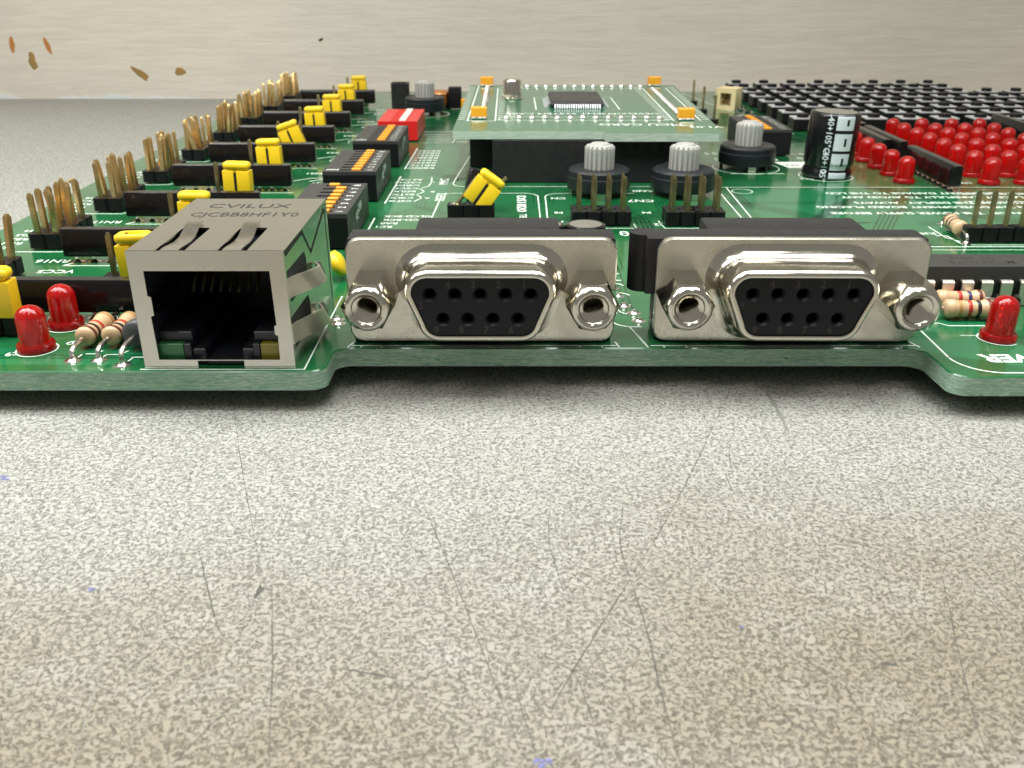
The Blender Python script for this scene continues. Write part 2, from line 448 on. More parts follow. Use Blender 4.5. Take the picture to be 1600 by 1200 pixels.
# scratches and scuffs
def scratch(pts, w, mt='scratch', sub=8):
    P_ = smooth_path([(x, y, 0) for x, y in pts], sub)
    rr = random.Random(int(abs(pts[0][0] * 100)))
    w *= .85
    P_ = [(p.x + rr.uniform(-.03, .03), p.y + rr.uniform(-.03, .03)) for p in P_]
    bm = bmesh.new(); strip(bm, P_, lambda u: w * (.25 + .75 * math.sin(PI * min(1, max(0, u * .94 + .03)))) * rr.uniform(.55, 1.1), .012)
    link('scratch', finish(bm, 'scratch', mt, 0), table)
for pts, w, mt in [
    ([(25.5, 97.6), (21, 86.5), (16.5, 75.8), (13.2, 68.5), (9.6, 61.2)], .13, 'scratch'),
    ([(9.6, 61.2), (6.4, 54.8), (3.5, 48.8), (2.6, 46.5)], .17, 'scratch'),
    ([(10.2, 72.3), (9.3, 66), (9.6, 61)], .12, 'scratch'),
    ([(9.6, 61), (10.1, 54.5), (10.2, 48), (10.6, 40.5)], .18, 'scratch'),
    ([(-10.2, 79.5), (-6.3, 66.5), (-2.4, 53.5), (.6, 43)], .11, 'scratch'),
    ([(-32.6, 96.7), (-26.3, 78), (-20.5, 62)], .10, 'scratch'),
    ([(-19.2, 60), (-17.0, 51), (-15.0, 41.5)], .15, 'scratch'),
    ([(-27, 66), (-23.2, 57.5), (-22.0, 55)], .15, 'scratch'),
    ([(-31, 60.5), (-28.9, 50), (-27.5, 43)], .22, 'scratch_light'),
    ([(-17.4, 44), (-16.6, 48.5), (-15.9, 49.6)], .15, 'scratch_light'),
    ([(37.0, 63.7), (37.5, 58.5), (37.6, 53.5)], .12, 'scratch'),
    ([(36.2, 65.5), (32.8, 54), (30.4, 45.5), (29.8, 41)], .12, 'scratch'),
    ([(40.5, 66.2), (38.6, 62.6)], .5, 'scratch_light'),
    ([(29.7, 97.4), (29.75, 93), (29.5, 86.6)], .75, 'gouge'),
    ([(-12, 50.7), (-9.8, 50.2), (-8.0, 49.8)], .25, 'scratch'),
    ([(-20, 50), (-17.5, 49.6), (-15.6, 49.3)], .2, 'scratch_light'),
    ([(18.0, 56.8), (20.3, 53), (22.4, 49.3)], .09, 'scratch'),
    ([(14.5, 59), (16.3, 56.2)], .09, 'scratch'),
    ([(17, 55), (20, 51.8), (24.5, 49)], .07, 'scratch'),
    ([(27, 68), (31.5, 65.2), (35.5, 64)], .09, 'scratch'),
    ([(-5.5, 62.5), (-3.6, 66.8)], .09, 'scratch'),
    ([(3.6, 73.5), (3.2, 67), (3.9, 60.8), (4.4, 58)], .1, 'scratch'),
    ([(4.5, 50), (5.2, 46.5), (5.8, 42)], .13, 'scratch'),
    ([(-20.6, 73.5), (-20.5, 69), (-21.4, 65.5)], .12, 'scratch_light'),
    ([(-27.9, 88), (-20, 70.5), (-24.5, 51)], .04, 'scratch'),
    ([(47, 90), (49.5, 80), (50.2, 74)], .14, 'scratch_light'),
    ([(-36, 88), (-38.5, 77), (-38.8, 70)], .06, 'scratch')]:
    scratch(pts, w, mt)
rr = random.Random(91)
for i in range(120):
    x, y = rr.uniform(-46, 50), rr.uniform(40, 96); a = rr.gauss(PI / 2 + rr.choice([-.4, .4]), .45); L_ = rr.uniform(.8, 9) * rr.uniform(.4, 1)
    scratch([(x, y), (x + L_ / 2 * math.cos(a) + rr.uniform(-.2, .2), y + L_ / 2 * math.sin(a)), (x + L_ * math.cos(a), y + L_ * math.sin(a))], rr.uniform(.045, .12), rr.choice(['scratch', 'scratch', 'scratch_light']), 4)
for i, (x, y, rx, ry, mt) in enumerate([(-18.8, 69.1, .9, .45, 'scratch_light'), (-3.3, 70.6, .45, .5, 'scratch_light'), (-20.1, 59.5, .28, .7, 'scratch'),
                                        (26.8, 51.2, .5, .22, 'scratch'), (-49.4, 77.4, .75, .35, 'ink'), (1.9, 42.3, .55, .4, 'ink'), (-33.5, 59.8, .25, .35, 'ink'), (17.2, 55.2, .15, .2, 'ink')]):
    bm = bmesh.new(); vsx = [bm.verts.new((p[0], p[1], .011)) for p in blob(x, y, rx, ry, 60 + i, rr.uniform(-.5, .8), 18, .45)]
    bm.faces.new(vsx); link('stain', finish(bm, 'stain', mt, 0), table)

# ------------------------------------------------------------------ the circuit board
board = tag(empty('circuit_board'), 'green development circuit board with connectors, switches and red lights on a speckled table', 'circuit board')
TH = 2.3
XL, XR, YB = -86.5, 181, 343
def arc(cx, cy, r, a0, a1, n=6):
    return [(cx + r * math.cos(math.radians(a0 + (a1 - a0) * k / n)), cy + r * math.sin(math.radians(a0 + (a1 - a0) * k / n))) for k in range(n + 1)]
outline = [(XL, YB), (XL, 92.2)] + [(-24.5, 92.2)] + arc(-22.6, 94.3, 2.1, -75, -18, 6) + arc(-18.6, 96.9, 2.1, 160, 95, 5) + \
          [(45.6, 99.0)] + arc(45.7, 96.9, 2.1, 88, 15, 5) + arc(49.9, 92.8, 2.1, 200, 262, 5) + [(XR, 90.7), (XR, YB)]
outline = outline[::-1]
bm = bmesh.new()
C_ = .18
def inset(poly, d):
    out = []; n = len(poly)
    for i in range(n):
        p0, p1, p2 = Vector(poly[i - 1]), Vector(poly[i]), Vector(poly[(i + 1) % n])
        e1 = (p1 - p0).normalized(); e2 = (p2 - p1).normalized()
        n1 = Vector((-e1.y, e1.x)); n2 = Vector((-e2.y, e2.x)); k = (n1 + n2) / max(.3, 1 + n1.dot(n2))
        out.append(tuple(p1 + k * d))
    return out
def area(p): return sum(p[i][0] * p[(i + 1) % len(p)][1] - p[(i + 1) % len(p)][0] * p[i][1] for i in range(len(p)))
if area(outline) < 0: outline = outline[::-1]
ins = inset(outline, C_)
vr = loft(bm, [[(x, y, PT - TH) for x, y in outline], [(x, y, PT - C_ * .8) for x, y in outline], [(x, y, PT) for x, y in ins]], True, True, True)
for f in bm.faces:
    f.material_index = 0 if f.normal.z > .5 or f.calc_center_median().z > PT - .16 else 1
slab = link('board_slab', finish(bm, 'board_slab', ['mask', 'edge'], 30), board)
for x, y in ((-78, 120), (-78, 330), (170, 120), (170, 330), (40, 225)):
    bm = bmesh.new(); lathe(bm, [(3.2, 0), (3.6, .3), (3.6, PT - TH)], 16); link('rubber_foot', finish(bm, 'rubber_foot', 'rubber'), board, (x, y, 0))

ZS = PT + .02                      # silkscreen level
def silk(lines, parent=slab, name='printed_outline', z=ZS, mat='silk'):
    bm = bmesh.new()
    for ln in lines:
        w = ln[1] if len(ln) > 1 else .22
        strip(bm, ln[0], w, z)
    return link(name, finish(bm, name, mat, 0), parent)
def words(s, x, y, size, rot=180, parent=slab, mat='silk', z=ZS, align='CENTER', bold=.03, sx=1.0):
    o = link('printed_text', text_mesh(s, size, mat, bold, align), parent, (x, y, z), (0, 0, math.radians(rot)))
    o.scale = (sx, 1, 1)
    return o

# traces under the mask: many fine runs nobody could count
bm = bmesh.new(); rr = random.Random(5)
def bundle(x, y, n, pitch, segs, w=.28):
    for k in range(n):
        pts = [(x, y + 0)]; px, py = x, y
        pts = []; ox, oy = x + k * pitch[0], y + k * pitch[1]
        for dx, dy in [(0, 0)] + segs:
            ox += dx; oy += dy; pts.append((ox, oy))
        strip(bm, pts, w, PT + .006)
for x, y, n, pt, segs in [(24.5, 146, 4, (.75, 0), [(-6, 24), (-2, 6)]), (36, 158, 5, (.8, -.3), [(14, -14)]), (39.5, 172, 6, (.8, .2), [(16, -16), (4, 0)]),
                          (52, 158, 9, (.7, .5), [(9, 14)]), (60, 150, 5, (.8, 0), [(7, 14), (6, 4)]), (70, 186, 6, (.7, 0), [(8, -12)]),
                          (-12, 200, 5, (.7, 0), [(0, 20), (6, 8)]), (-20, 190, 4, (.0, .8), [(8, 0), (4, 6)]), (44, 196, 7, (.8, 0), [(-6, 20)]), (52, 225, 8, (.8, 0), [(10, -18)]),
                          (-66, 120, 3, (0, .9), [(12, 0)]), (14, 110, 3, (.8, 0), [(0, 30)]), (60, 196, 5, (.8, 0), [(10, 14), (0, 10)]), (-62, 96, 2, (0, .8), [(20, 0)]),
                          (56, 270, 8, (.8, 0), [(14, -30)]), (64, 262, 9, (.8, 0), [(10, -24)]), (92, 150, 8, (.8, 0), [(-16, 18)]), (46, 240, 6, (.9, 0), [(8, -20), (0, -10)])]:
    bundle(x, y, n, pt, segs)
rr = random.Random(17)
for i in range(70):
    x, y = rr.uniform(-40, 75), rr.uniform(100, 320); n = rr.randint(2, 6); L1, L2 = rr.uniform(5, 18), rr.uniform(4, 14)
    if rr.random() < .5: bundle(x, y, n, (.75, 0), [(0, L1), (L2 * .7 * rr.choice([-1, 1]), L2 * .7), (0, L1 * .5)], .24)
    else: bundle(x, y, n, (0, .75), [(L1, 0), (L2 * .7, L2 * .7 * rr.choice([-1, 1])), (L1 * .5, 0)], .24)
tag(link('copper_traces', finish(bm, 'copper_traces', 'trace', 0), slab), kind='stuff')
bm = bmesh.new()
for poly in ([(42.5, 100.5), (60, 91.8), (60, 107), (50, 113)], [(44.8, 183), (100, 183), (100, 158), (66, 148), (44, 156)], [(-24, 160), (-13, 176), (-12, 234), (-22, 236)],
             [(-83, 94), (-42, 94), (-42, 99), (-83, 99)]):
    bm = bmesh.new(); bm.faces.new([bm.verts.new((x, y, PT + .003)) for x, y in poly])
    link('copper_pour', finish(bm, 'copper_pour', 'pour', 0), slab)

bm = bmesh.new(); rr = random.Random(44)
for i in range(330):
    x, y = rr.uniform(-64, 100), rr.uniform(95, 330)
    r_ = rr.uniform(.22, .36); z = PT + .010
    a = [bm.verts.new((px, py, z)) for px, py in circ(x, y, r_, 8)]; b = [bm.verts.new((px, py, z)) for px, py in circ(x, y, r_ * .45, 8)]
    for k in range(8): bm.faces.new((a[k], a[(k + 1) % 8], b[(k + 1) % 8], b[k]))
tag(link('plated_holes', finish(bm, 'plated_holes', 'pour', 0), slab), kind='stuff')

# ---- outlines and lettering
silk([([(-19.2, 99.75), (12.2, 99.75)],), ([(-19.2, 99.1), (-18.6, 101.2)],), ([(-17.5, 99.75), (-17.7, 99.15)],), ([(-15.1, 99.75), (-15.2, 99.15)],),
      ([(7.9, 99.75), (8, 99.15)],), ([(10.5, 99.75), (10.6, 99.15)],), ([(12.2, 101), (12.5, 99.15)],)])
silk([([(16.2, 99.75), (47.3, 99.75)],), ([(15.9, 99.15), (14.5, 106)],), ([(17.7, 99.75), (17.8, 99.15)],), ([(20.3, 99.75), (20.4, 99.15)],),
      ([(42.8, 99.75), (42.9, 99.15)],), ([(45.4, 99.75), (45.5, 99.15)],), ([(47, 101), (47.6, 99.2)],)])
silk([([(-41, 92.75), (-22.9, 92.75), (-22.9, 117.5)],)], name='printed_outline')
silk([([(47.5, 110), (49.9, 105), (49.6, 96)] + arc(54, 96.2, 4.4, 180, 265, 8) + [(66, 91.65)], .25)])
silk([([(6.5, 112)] + arc(15, 108.5, 2.6, 180, 265, 6) + [(16, 105.9)], .25)])
silk([([(41.0, 185.0), (104, 185.0)],), ([(43.2, 184.8), (42.2, 154.5)],), ([(41.0, 185), (40.6, 156)],), (circ(45.6, 181.3, 2.0, 20) + [(47.6, 181.3)], .18)])
silk([([(66, 141.6), (84, 141.6)], .3), ([(66, 139.8), (84, 139.8)], .2), ([(66, 137.2), (76, 137.2)], .5), ([(70, 148.2), (71.8, 148.2), (72.2, 143)], .35), ([(73.6, 145.2), (73.3, 142.6), (84, 142.6)], .25)])
silk([([(-8.3, 240), (-11.9, 192)] + arc(-9.3, 188.4, 2.8, 180, 262, 5) + [(38, 185.6)],)])
silk([([(-14.4, 155), (-13.8, 173)] + arc(-11.0, 176.8, 2.8, 190, 92, 6) + [(2.3, 179.6)] + arc(2.2, 176.8, 2.8, 88, 0, 6) + [(5.0, 154.5), (-14.4, 154.5)],)])
silk([([(6.2, 154), (6.4, 173)] + arc(9.4, 176.4, 3.0, 180, 92, 6) + [(24, 179.5)],), ([(24.5, 182.2), (26, 182.2)],)])
silk([([(9.5, 152.9), (9.5, 156)],), ([(12.5, 152.9), (21.2, 152.9), (21.0, 156)],), ([(25.6, 158), (26, 152.9), (37, 152.9)],)])
silk([(circ(51.8, 205, 7.2, 36) + [(59, 205)], .2)]); silk([([(47, 198.4), (58.5, 198.4)], .35)])
silk([(circ(66.7, 196, 5.55, 32) + [(72.25, 196)], .22)])
silk([(circ(-26.2, 287, 7.2, 30) + [(-19, 287)], .3)])
bm = bmesh.new(); bm.faces.new([bm.verts.new((x, y, ZS)) for x, y in [(59.6, 211.5), (72, 211.5), (72, 204.5), (61.3, 204.5)]])
link('printed_panel', finish(bm, 'printed_panel', 'silk', 0), slab)
words('MMC SD', 66.2, 207.8, 2.6, 180, mat='mask', z=ZS + .006)
words('POWER', 53.3, 96.0, 3.1, 180, bold=.12, sx=1.05, align='RIGHT')
words('LED', -51.6, 100.9, 1.3, 215); words('LED', -47.3, 107.2, 1.3, 200); words('C9', -57.2, 97.3, 1.5, 200)
words('RN16', -69.3, 133.8, 2.2, 180); words('RN17', -70.6, 157.2, 2.2, 180); words('VCC5', -66.5, 128.6, 2.2, 180); words('J17', -54.6, 128.0, 1.8, 180)
words('RN18', -70.5, 181.3, 2.2, 180); words('RN19', -70.5, 205.6, 2.2, 180)
for s_, x, y, sz in (('GLCD-BCK', -18.6, 161.2, 1.7), ('LCD-BCK', -19.1, 158.7, 1.7), ('RA0', -21.3, 156.3, 1.7), ('RC1', -22.0, 154.0, 1.7)):
    words(s_, x, y, sz, 180)
silk([([(-24.3, 160), (-24.3, 139)], .3), ([(-23.6, 195.5), (-23.9, 171)], .3), ([(-23.2, 229), (-23.6, 203.5)], .3)])
for i, s_ in enumerate(('TX', 'RX', 'TX', 'RX', 'SCK', 'SDI', 'SDO', 'CS')):
    words(s_, -22.2, 173 + i * 2.75, 2.0, 180); words(('RC6', 'RC7', 'RB2', 'RB5', 'RC3', 'RC4', 'RC5', 'RA5')[i][-2:], -20.1 + .06 * i, 173 + i * 2.75, 1.8, 180)
    words(str((i * 7) % 10) + 'C', -21.9, 204.5 + i * 3.0, 2.1, 180); words('RB' + str(i), -18.9, 204.5 + i * 3.0, 2.1, 180)
silk([([(-18.6, 172.5), (-17.8, 174.5), (-17.5, 175.5), (-17.8, 176.7), (-18.6, 178)], .25), ([(-18.6, 178.6), (-17.8, 180), (-17.4, 181), (-17.8, 182.2), (-18.6, 183.5)], .25),
      ([(-18.2, 184), (-16.9, 186), (-16.6, 189.5), (-16.0, 190), (-16.7, 190.5), (-16.9, 194.5)], .25)])
words('RS232', -13.7, 176.4, 2.6, 90); words('MMC', -14.0, 190.3, 2.6, 90); words('A', -16.3, 175.4, 1.6, 180); words('B', -15.7, 180.9, 1.6, 180)
silk([([(-22.6, 236.5), (-15.0, 236.5), (-14.6, 246), (-22, 246)], .3), ([(-22, 238.8), (-15.4, 238.8)], .3), ([(-22, 241.2), (-15.3, 241.2)], .3), ([(-22, 243.6), (-15.2, 243.6)], .3)])
words('IIC', -12.9, 238.3, 2.5, 180); words('USB', -12.6, 242.6, 2.5, 180)
words('DS1820', 1.7, 171.0, 2.4, -90, bold=.06, sx=1.7); words('TEMP', 1.9, 159.5, 1.8, -90, bold=.03, sx=1.6); words('CN', 8.9, 175.3, 2.0, 180); words('AN0', 26.0, 181.6, 2.2, 180, bold=.05)
words('CN7', 24.5, 173.2, 2.6, 180); words('P4', 24.3, 164, 1.7, 180); words('P5', 8.4, 164, 1.7, 180); words('J5', 8.2, 156.8, 2.0, 180); words('J2', 25.2, 155.5, 2.0, 180)
words('RX', 14.4, 149.6, 2.0, 90, bold=.06); words('CD', 18.8, 149.6, 2.0, 90, bold=.06); words('TE', 20.6, 144.5, 2.0, 90); words('IC', 29.5, 151.4, 2.0, 180); words('M', 33.5, 151.4, 2.0, 180)
LT = ['TURN OFF THE POWER SUPPLY BEFORE', 'ON THE DEVELOPMENT BOARD PLACING', 'OR REMOVING THE DISPLAY.  ALWAYS', 'PLACE IT CAREFULLY TO AVOID ANY', 'PERMANENT DAMAGE TO THE LCD']
for i, (s_, yy) in enumerate(zip(LT, (163.6, 168.2, 171.6, 176.2, 179.6))):
    words(s_, 57.5 + (0, -1.2, 7, 6, 4)[i], yy, 2.15, 180, align='RIGHT', bold=.04)
for i, s_ in enumerate(('IMPORTANT NOTICE FOR ALL', 'USERS OF THIS LCD PORT')):
    words(s_, 86 + i * 2, 172.2 + i * 7, 2.1, 180, align='RIGHT')
for x in (75.8, 78.8, 81.8): words(random.choice('DERW'), x, 150, 2.2, 180)
words('R38', 69.2, 149.6, 1.8, 180); words('C12', 62.0, 193.3, 1.8, 180)
for k in range(9):
    yb = 139.7 + 24.3 * (k - 1)
    silk([([(-77.5, yb - 1), (-70.2, yb - 1), (-68.2, yb + 3)], .3), ([(-66.8, yb - 8.3), (-65, yb - 5.8)], .3), ([(-66.8, yb - 8.3), (-43, yb - 8.3)], .25)])
    if k > 3:
        for q in range(2): silk([([(-46 + q * 4, yb - 22), (-42.5 + q * 3.5, yb - 19), (-39 + q * 2, yb - 18.5), (-37.5, yb - 15)], .3)])
        words('RN%d' % (17 + k), -42.0, yb - 14, 2.1, 180); words('J%d' % (5 + k), -40.6, yb - 24, 2.1, 180)
    for q in range(5): words(random.choice(['RB', 'RC', 'RD']) + str(q), -80.4, yb + 1.3 + q * 2.54, 1.9, 180)
rr = random.Random(9)
for i in range(8):                       # little legends by the display header and card
    words('RD%d' % i, 46.5 + i * 1.9, 222 + (i % 3) * .3, 1.7, 90); words('RE%d' % i, 47.5 + i * 1.9, 214.5, 1.7, 90)
    words('P%d' % i, 46.0 + i * .35, 236 + i * 3.1, 1.7, 180); words('T%d' % (64 + i), 72.8, 256 + i * 11.6, 2.0, 180)
    words('C%d' % i, 67 + (i % 4) * 2, 216 + (i // 4) * 4 + i * .3, 1.7, 90)
for i in range(8): words('LD%d' % i, 93.0, 189 + i * 7.6, 1.8, 180)
silk([([(60, 340), (66, 300), (74, 262), (75, 250)], .3), ([(48, 330), (60, 300)], .3), ([(-40, 320), (-30, 320), (-30, 336)], .3), ([(-24, 254), (-13, 254)], .35), ([(-24, 249.5), (-13, 249.5)], .3)])

# ------------------------------------------------------------------ solder ring + joint
bm = bmesh.new(); lathe(bm, [(.95, 0), (.95, .03), (.7, .07), (.42, .22), (.3, .45)], 14)
PAD = finish(bm, 'solder_joint', 'solder')

# ------------------------------------------------------------------ red light emitting diodes
bm = bmesh.new()
prof = [(1.9, 0), (1.9, .75), (1.82, .86), (1.53, .9), (1.5, 1.2), (1.48, 3.9)]
for k in range(1, 7):
    a = PI / 2 * k / 6; prof.append((1.48 * math.cos(a) if k < 6 else .05, 3.9 + 1.45 * math.sin(a)))
lathe(bm, prof, 24)
BULB = finish(bm, 'bulb', 'led', 40)
bm = bmesh.new()
box(bm, -.85, -.3, -1.05, -.8, .15, 2.6); box(bm, .3, .65, -1.0, -.8, .15, 2.2)
lathe(bm, [(.3, 1.9), (.62, 2.45), (.5, 2.45), (.3, 2.2)], 10, mat=Matrix.Translation((-.55, 0, 0)))
FRAME = finish(bm, 'lead_frame', 'led_frame')
bm = bmesh.new(); strip(bm, circ(0, 0, 2.06, 24) + [(2.06, 0)], .16, 0); RING = finish(bm, 'printed_ring', 'silk', 0)
def led(x, y, rot=0.0, tilt=(0, 0), ring=True, sc=1.0):
    o = link('red_light_diode', BULB, board, (x, y, PT + .05), (tilt[0], tilt[1], rot))
    o.scale = (sc, sc, 1)
    link('lead_frame', FRAME, o)
    if ring: link('printed_ring', RING, o, (0, 0, -.03))
    return o
led(-55.1, 98.6, .35, sc=1.1); led(-55.0, 106.2, .35, (0, .01), sc=1.1)
led(57.9, 101.9, .5, (0, .03), sc=1.08)
rr = random.Random(31)
for c in range(4):
    for r in range(8):
        led(97.7 + 7.35 * c, 241.5 - 7.6 * r, rr.uniform(-.2, .2), (rr.uniform(-.05, .05), rr.uniform(-.05, .05)), False, 1.14)
for r in range(8): led(80.8, 189.6 + 7.6 * r, rr.uniform(-.2, .2), (rr.uniform(-.05, .05), rr.uniform(-.05, .05)), False, 1.14)

# ------------------------------------------------------------------ axial resistors, ferrite bead
def resistor(p0, p1, r=1.12, bands=(), h=1.35, lead_end=(2.2, 2.2), body='beige', length=6.2, name='resistor'):
    """leads from p0 to p1 on the board, body centred between"""
    a = Vector((*p0, 0)); b = Vector((*p1, 0)); d = (b - a); L = d.length; ang = math.atan2(d.y, d.x)
    root = empty(name, ((p0[0] + p1[0]) / 2, (p0[1] + p1[1]) / 2, PT), board, (0, 0, ang))
    q = Matrix.Rotation(PI / 2, 4, 'Y')
    l2 = length / 2
    prof = [(r * .35, -l2), (r * .8, -l2 + .12), (r, -l2 + .45), (r, -l2 + 1.2), (r * .87, -l2 + 1.6), (r * .87, l2 - 1.6), (r, l2 - 1.2), (r, l2 - .45), (r * .8, l2 - .12), (r * .35, l2)]
    bm = bmesh.new(); lathe(bm, prof, 18, mat=Matrix.Translation((0, 0, h)) @ q)
    link('body', finish(bm, 'body', body, 50), root)
    for u, mt in bands:
        x = -l2 + u * length
        rad = r if (x < -l2 + 1.2 or x > l2 - 1.2) else r * .87
        bm = bmesh.new(); lathe(bm, [(rad * 1.012, x - .24), (rad * 1.02, x - .2), (rad * 1.02, x + .2), (rad * 1.012, x + .24)], 18, cap0=False, cap1=False, mat=Matrix.Translation((0, 0, h)) @ q)
        link('band', finish(bm, 'band', mt, 50), root)
    for sgn in (-1, 1):
        e = L / 2
        bm = bmesh.new()
        tube(bm, smooth_path([(sgn * (l2 - .2), 0, h), (sgn * (l2 + (e - l2) * .45), 0, h - .02), (sgn * (e - .15), 0, h * .72), (sgn * e, 0, .1)], 4), .29, 8)
        link('lead', finish(bm, 'lead', 'lead'), root)
        link('solder_joint', PAD, root, (sgn * e, 0, 0))
    return root
bb = [(.14, 'band_brown'), (.33, 'band_black'), (.5, 'band_red'), (.86, 'band_gold')]
resistor((-49.5, 95.3), (-49.0, 107.6), 1.18, bb, 1.5); resistor((-46.6, 95.4), (-45.9, 107.8), 1.18, bb, 1.5)
fr = resistor((-43.4, 94.0), (-42.4, 107.5), 1.75, (), 1.95, body='ferrite', length=6.0, name='ferrite_bead')
silk([([(-48.9, 97.2), (-47.9, 97.2), (-47.3, 98.2)],), ([(-46.3, 97.0), (-44.9, 97.0), (-44.3, 98.2)],), ([(-43.2, 96.2), (-41, 96.2)],), ([(-49.4, 96), (-49.2, 97)],), ([(-46.6, 96), (-46.4, 97)],), ([(-43.2, 95), (-43.0, 96.2)],)])
bv = [(.28, 'band_gold'), (.50, 'band_red'), (.67, 'band_black'), (.86, 'band_violet')]
resistor((52.0, 108.9), (62.6, 108.7), 1.2, [(.28, 'band_gold'), (.48, 'band_red'), (.66, 'band_black'), (.87, 'band_brown')], 1.35)
resistor((52.6, 112.6), (63.0, 112.4), 1.2, [(.46, 'band_red'), (.66, 'band_violet'), (.87, 'band_brown')], 1.35)
silk([([(52.0, 107.2), (53.2, 107.2), (54, 106.3), (61, 106.3)], .25), ([(54, 103), (57, 103)], .12)])
resistor((73.0, 143.6), (74.4, 155.8), 1.25, [(.5, 'band_black'), (.7, 'band_black'), (.88, 'band_brown')], 1.5, length=6.4)
silk([([(71.2, 154), (71.2, 147), (72.6, 144.6)], .25)])

# ------------------------------------------------------------------ resistor networks (flat black strips)
bm = bmesh.new(); L = 23.4
prof = [(-1.15, .0), (-1.2, .6), (-1.05, 3.7), (-.75, 4.1), (.75, 4.1), (1.05, 3.7), (1.2, .6), (1.15, .0)]
rings = []
for u, k in ((-L / 2, .72), (-L / 2 + .12, .9), (-L / 2 + .5, 1.0), (L / 2 - .5, 1.0), (L / 2 - .12, .9), (L / 2, .72)):
    rings.append([(u, y * k, z if z > 1 else z + (1 - k) * .8) for y, z in prof])
loft(bm, rings); NETB = finish(bm, 'resistor_network', 'epoxy', 40)
bm = bmesh.new(); box(bm, -.28, .28, -.15, .15, 0, 1.4, .04); NETP = finish(bm, 'pin', 'lead')
def network(x, y, rot=0, pins=True):
    o = link('resistor_network', NETB, board, (x, y, PT + 1.05), (0, 0, rot))
    if pins:
        for k in range(9):
            link('pin', NETP, o, (-10.16 + 2.54 * k, 0, -1.05)); link('solder_joint', PAD, o, (-10.16 + 2.54 * k, 0, -1.05))
    return o
for k in range(9):
    network(-55.3 + (.0 if k else .0), 109.4 + 24.3 * k, random.uniform(-.012, .012), k < 7)
network(87.2, 192, PI / 2); network(87.4, 220, PI / 2); network(84.6, 222.5, PI / 2, False); network(128.5, 214, PI / 2, False); network(87.4, 246, PI / 2, False); network(128.5, 240, PI / 2, False)

# ------------------------------------------------------------------ pin headers
def pin_mesh(z1, w=.64, mat='gold', key='pin'):
    bm = bmesh.new(); h = w / 2
    loft(bm, [[(-h, -h, 0), (h, -h, 0), (h, h, 0), (-h, h, 0)], [(-h, -h, z1 - .5), (h, -h, z1 - .5), (h, h, z1 - .5), (-h, h, z1 - .5)],
              [(-h * .45, -h * .45, z1), (h * .45, -h * .45, z1), (h * .45, h * .45, z1), (-h * .45, h * .45, z1)]])
    return finish(bm, key, mat, 25)
PIN_L = pin_mesh(8.8, .8); PIN_S = pin_mesh(8.2, .64, 'brass')
def hdr_base(nx, ny, h=2.5):
    bm = bmesh.new(); p = 2.54
    for i in range(nx):
        for j in range(ny):
            cx, cy = (i - (nx - 1) / 2) * p, (j - (ny - 1) / 2) * p
            c = .38; a = p / 2
            prism(bm, [(cx - a + c, cy - a), (cx + a - c, cy - a), (cx + a, cy - a + c), (cx + a, cy + a - c), (cx + a - c, cy + a), (cx - a + c, cy + a), (cx - a, cy + a - c), (cx - a, cy - a + c)], .25, h)
    return finish(bm, 'pin_header', 'black', 25)
B25 = hdr_base(2, 5); B13 = hdr_base(3, 1); B42 = hdr_base(4, 2); B16 = hdr_base(6, 1); B14 = hdr_base(1, 4)
rr = random.Random(77)
for k in range(-1, 8):
    h_ = link('pin_header', B25, board, (-73.1, 139.7 + 24.3 * k + 6.35, PT))
    lean = rr.uniform(-.03, .06)
    for i in range(2):
        for j in range(5):
            link('pin', PIN_L, h_, (-1.27 + 2.54 * i, -5.08 + 2.54 * j, .1), (rr.gauss(0, .055), lean + rr.gauss(-.02, .07), rr.uniform(-.4, .4)))
def header(base, nx, ny, x, y, pin=PIN_S, wob=.01, skip=()):
    h_ = link('pin_header', base, board, (x, y, PT))
    for i in range(nx):
        for j in range(ny):
            if (i, j) in skip: continue
            link('pin', pin, h_, ((i - (nx - 1) / 2) * 2.54, (j - (ny - 1) / 2) * 2.54, .1), (rr.gauss(0, wob), rr.gauss(0, wob), rr.uniform(-.1, .1)))
    return h_
header(B42, 4, 2, 15.3, 156.6); header(B42, 4, 2, 31.3, 156.4)
header(B16, 6, 1, 80.6, 144.9, PIN_S)
B11 = hdr_base(1, 1, 1.5)
for x, y in ((56.9, 266.5), (57.6, 286.5), (58.1, 305.5)): header(B11, 1, 1, x, y)
# one header pin on the left carries a bent stub of wire
bm = bmesh.new(); tube(bm, [(-73.2, 151.6, PT + 8.2), (-72.4, 151.9, PT + 8.6), (-71.6, 151.2, PT + 7.9)], .28, 6)
link('wire_stub', finish(bm, 'wire_stub', 'gold'), board)

# ------------------------------------------------------------------ yellow jumper caps: loose things pushed on header pins
bm = bmesh.new()
box(bm, -2.45, -.35, -1.2, 1.2, 0, 4.4, .14, 2); box(bm, .1, 2.45, -1.2, 1.2, 0, 4.4, .14, 2); box(bm, -2.4, 2.4, -.95, 1.15, .4, 4.2)
CAPB = finish(bm, 'cap_body', 'yellow')
bm = bmesh.new()
def ring_pts(k, z, dx=0): return [(x * k + dx, y * k, z) for x, y in rrect(-2.25, 2.25, -1.15, 1.15, .7, 4)]
loft(bm, [ring_pts(.86, 4.1), ring_pts(.84, 4.55), ring_pts(1.04, 4.8), ring_pts(1.08, 5.2), ring_pts(1.04, 5.65), ring_pts(.9, 5.85), ring_pts(.55, 5.82), ring_pts(.45, 5.45)])
CAPH = finish(bm, 'cap_head', 'yellow', 50)
bm = bmesh.new(); box(bm, -.34, .08, -1.21, -1.0, .1, 4.1); CAPG = finish(bm, 'groove', 'slot')
ORD = ['first', 'second', 'third', 'fourth', 'fifth', 'sixth', 'seventh', 'eighth', 'ninth']
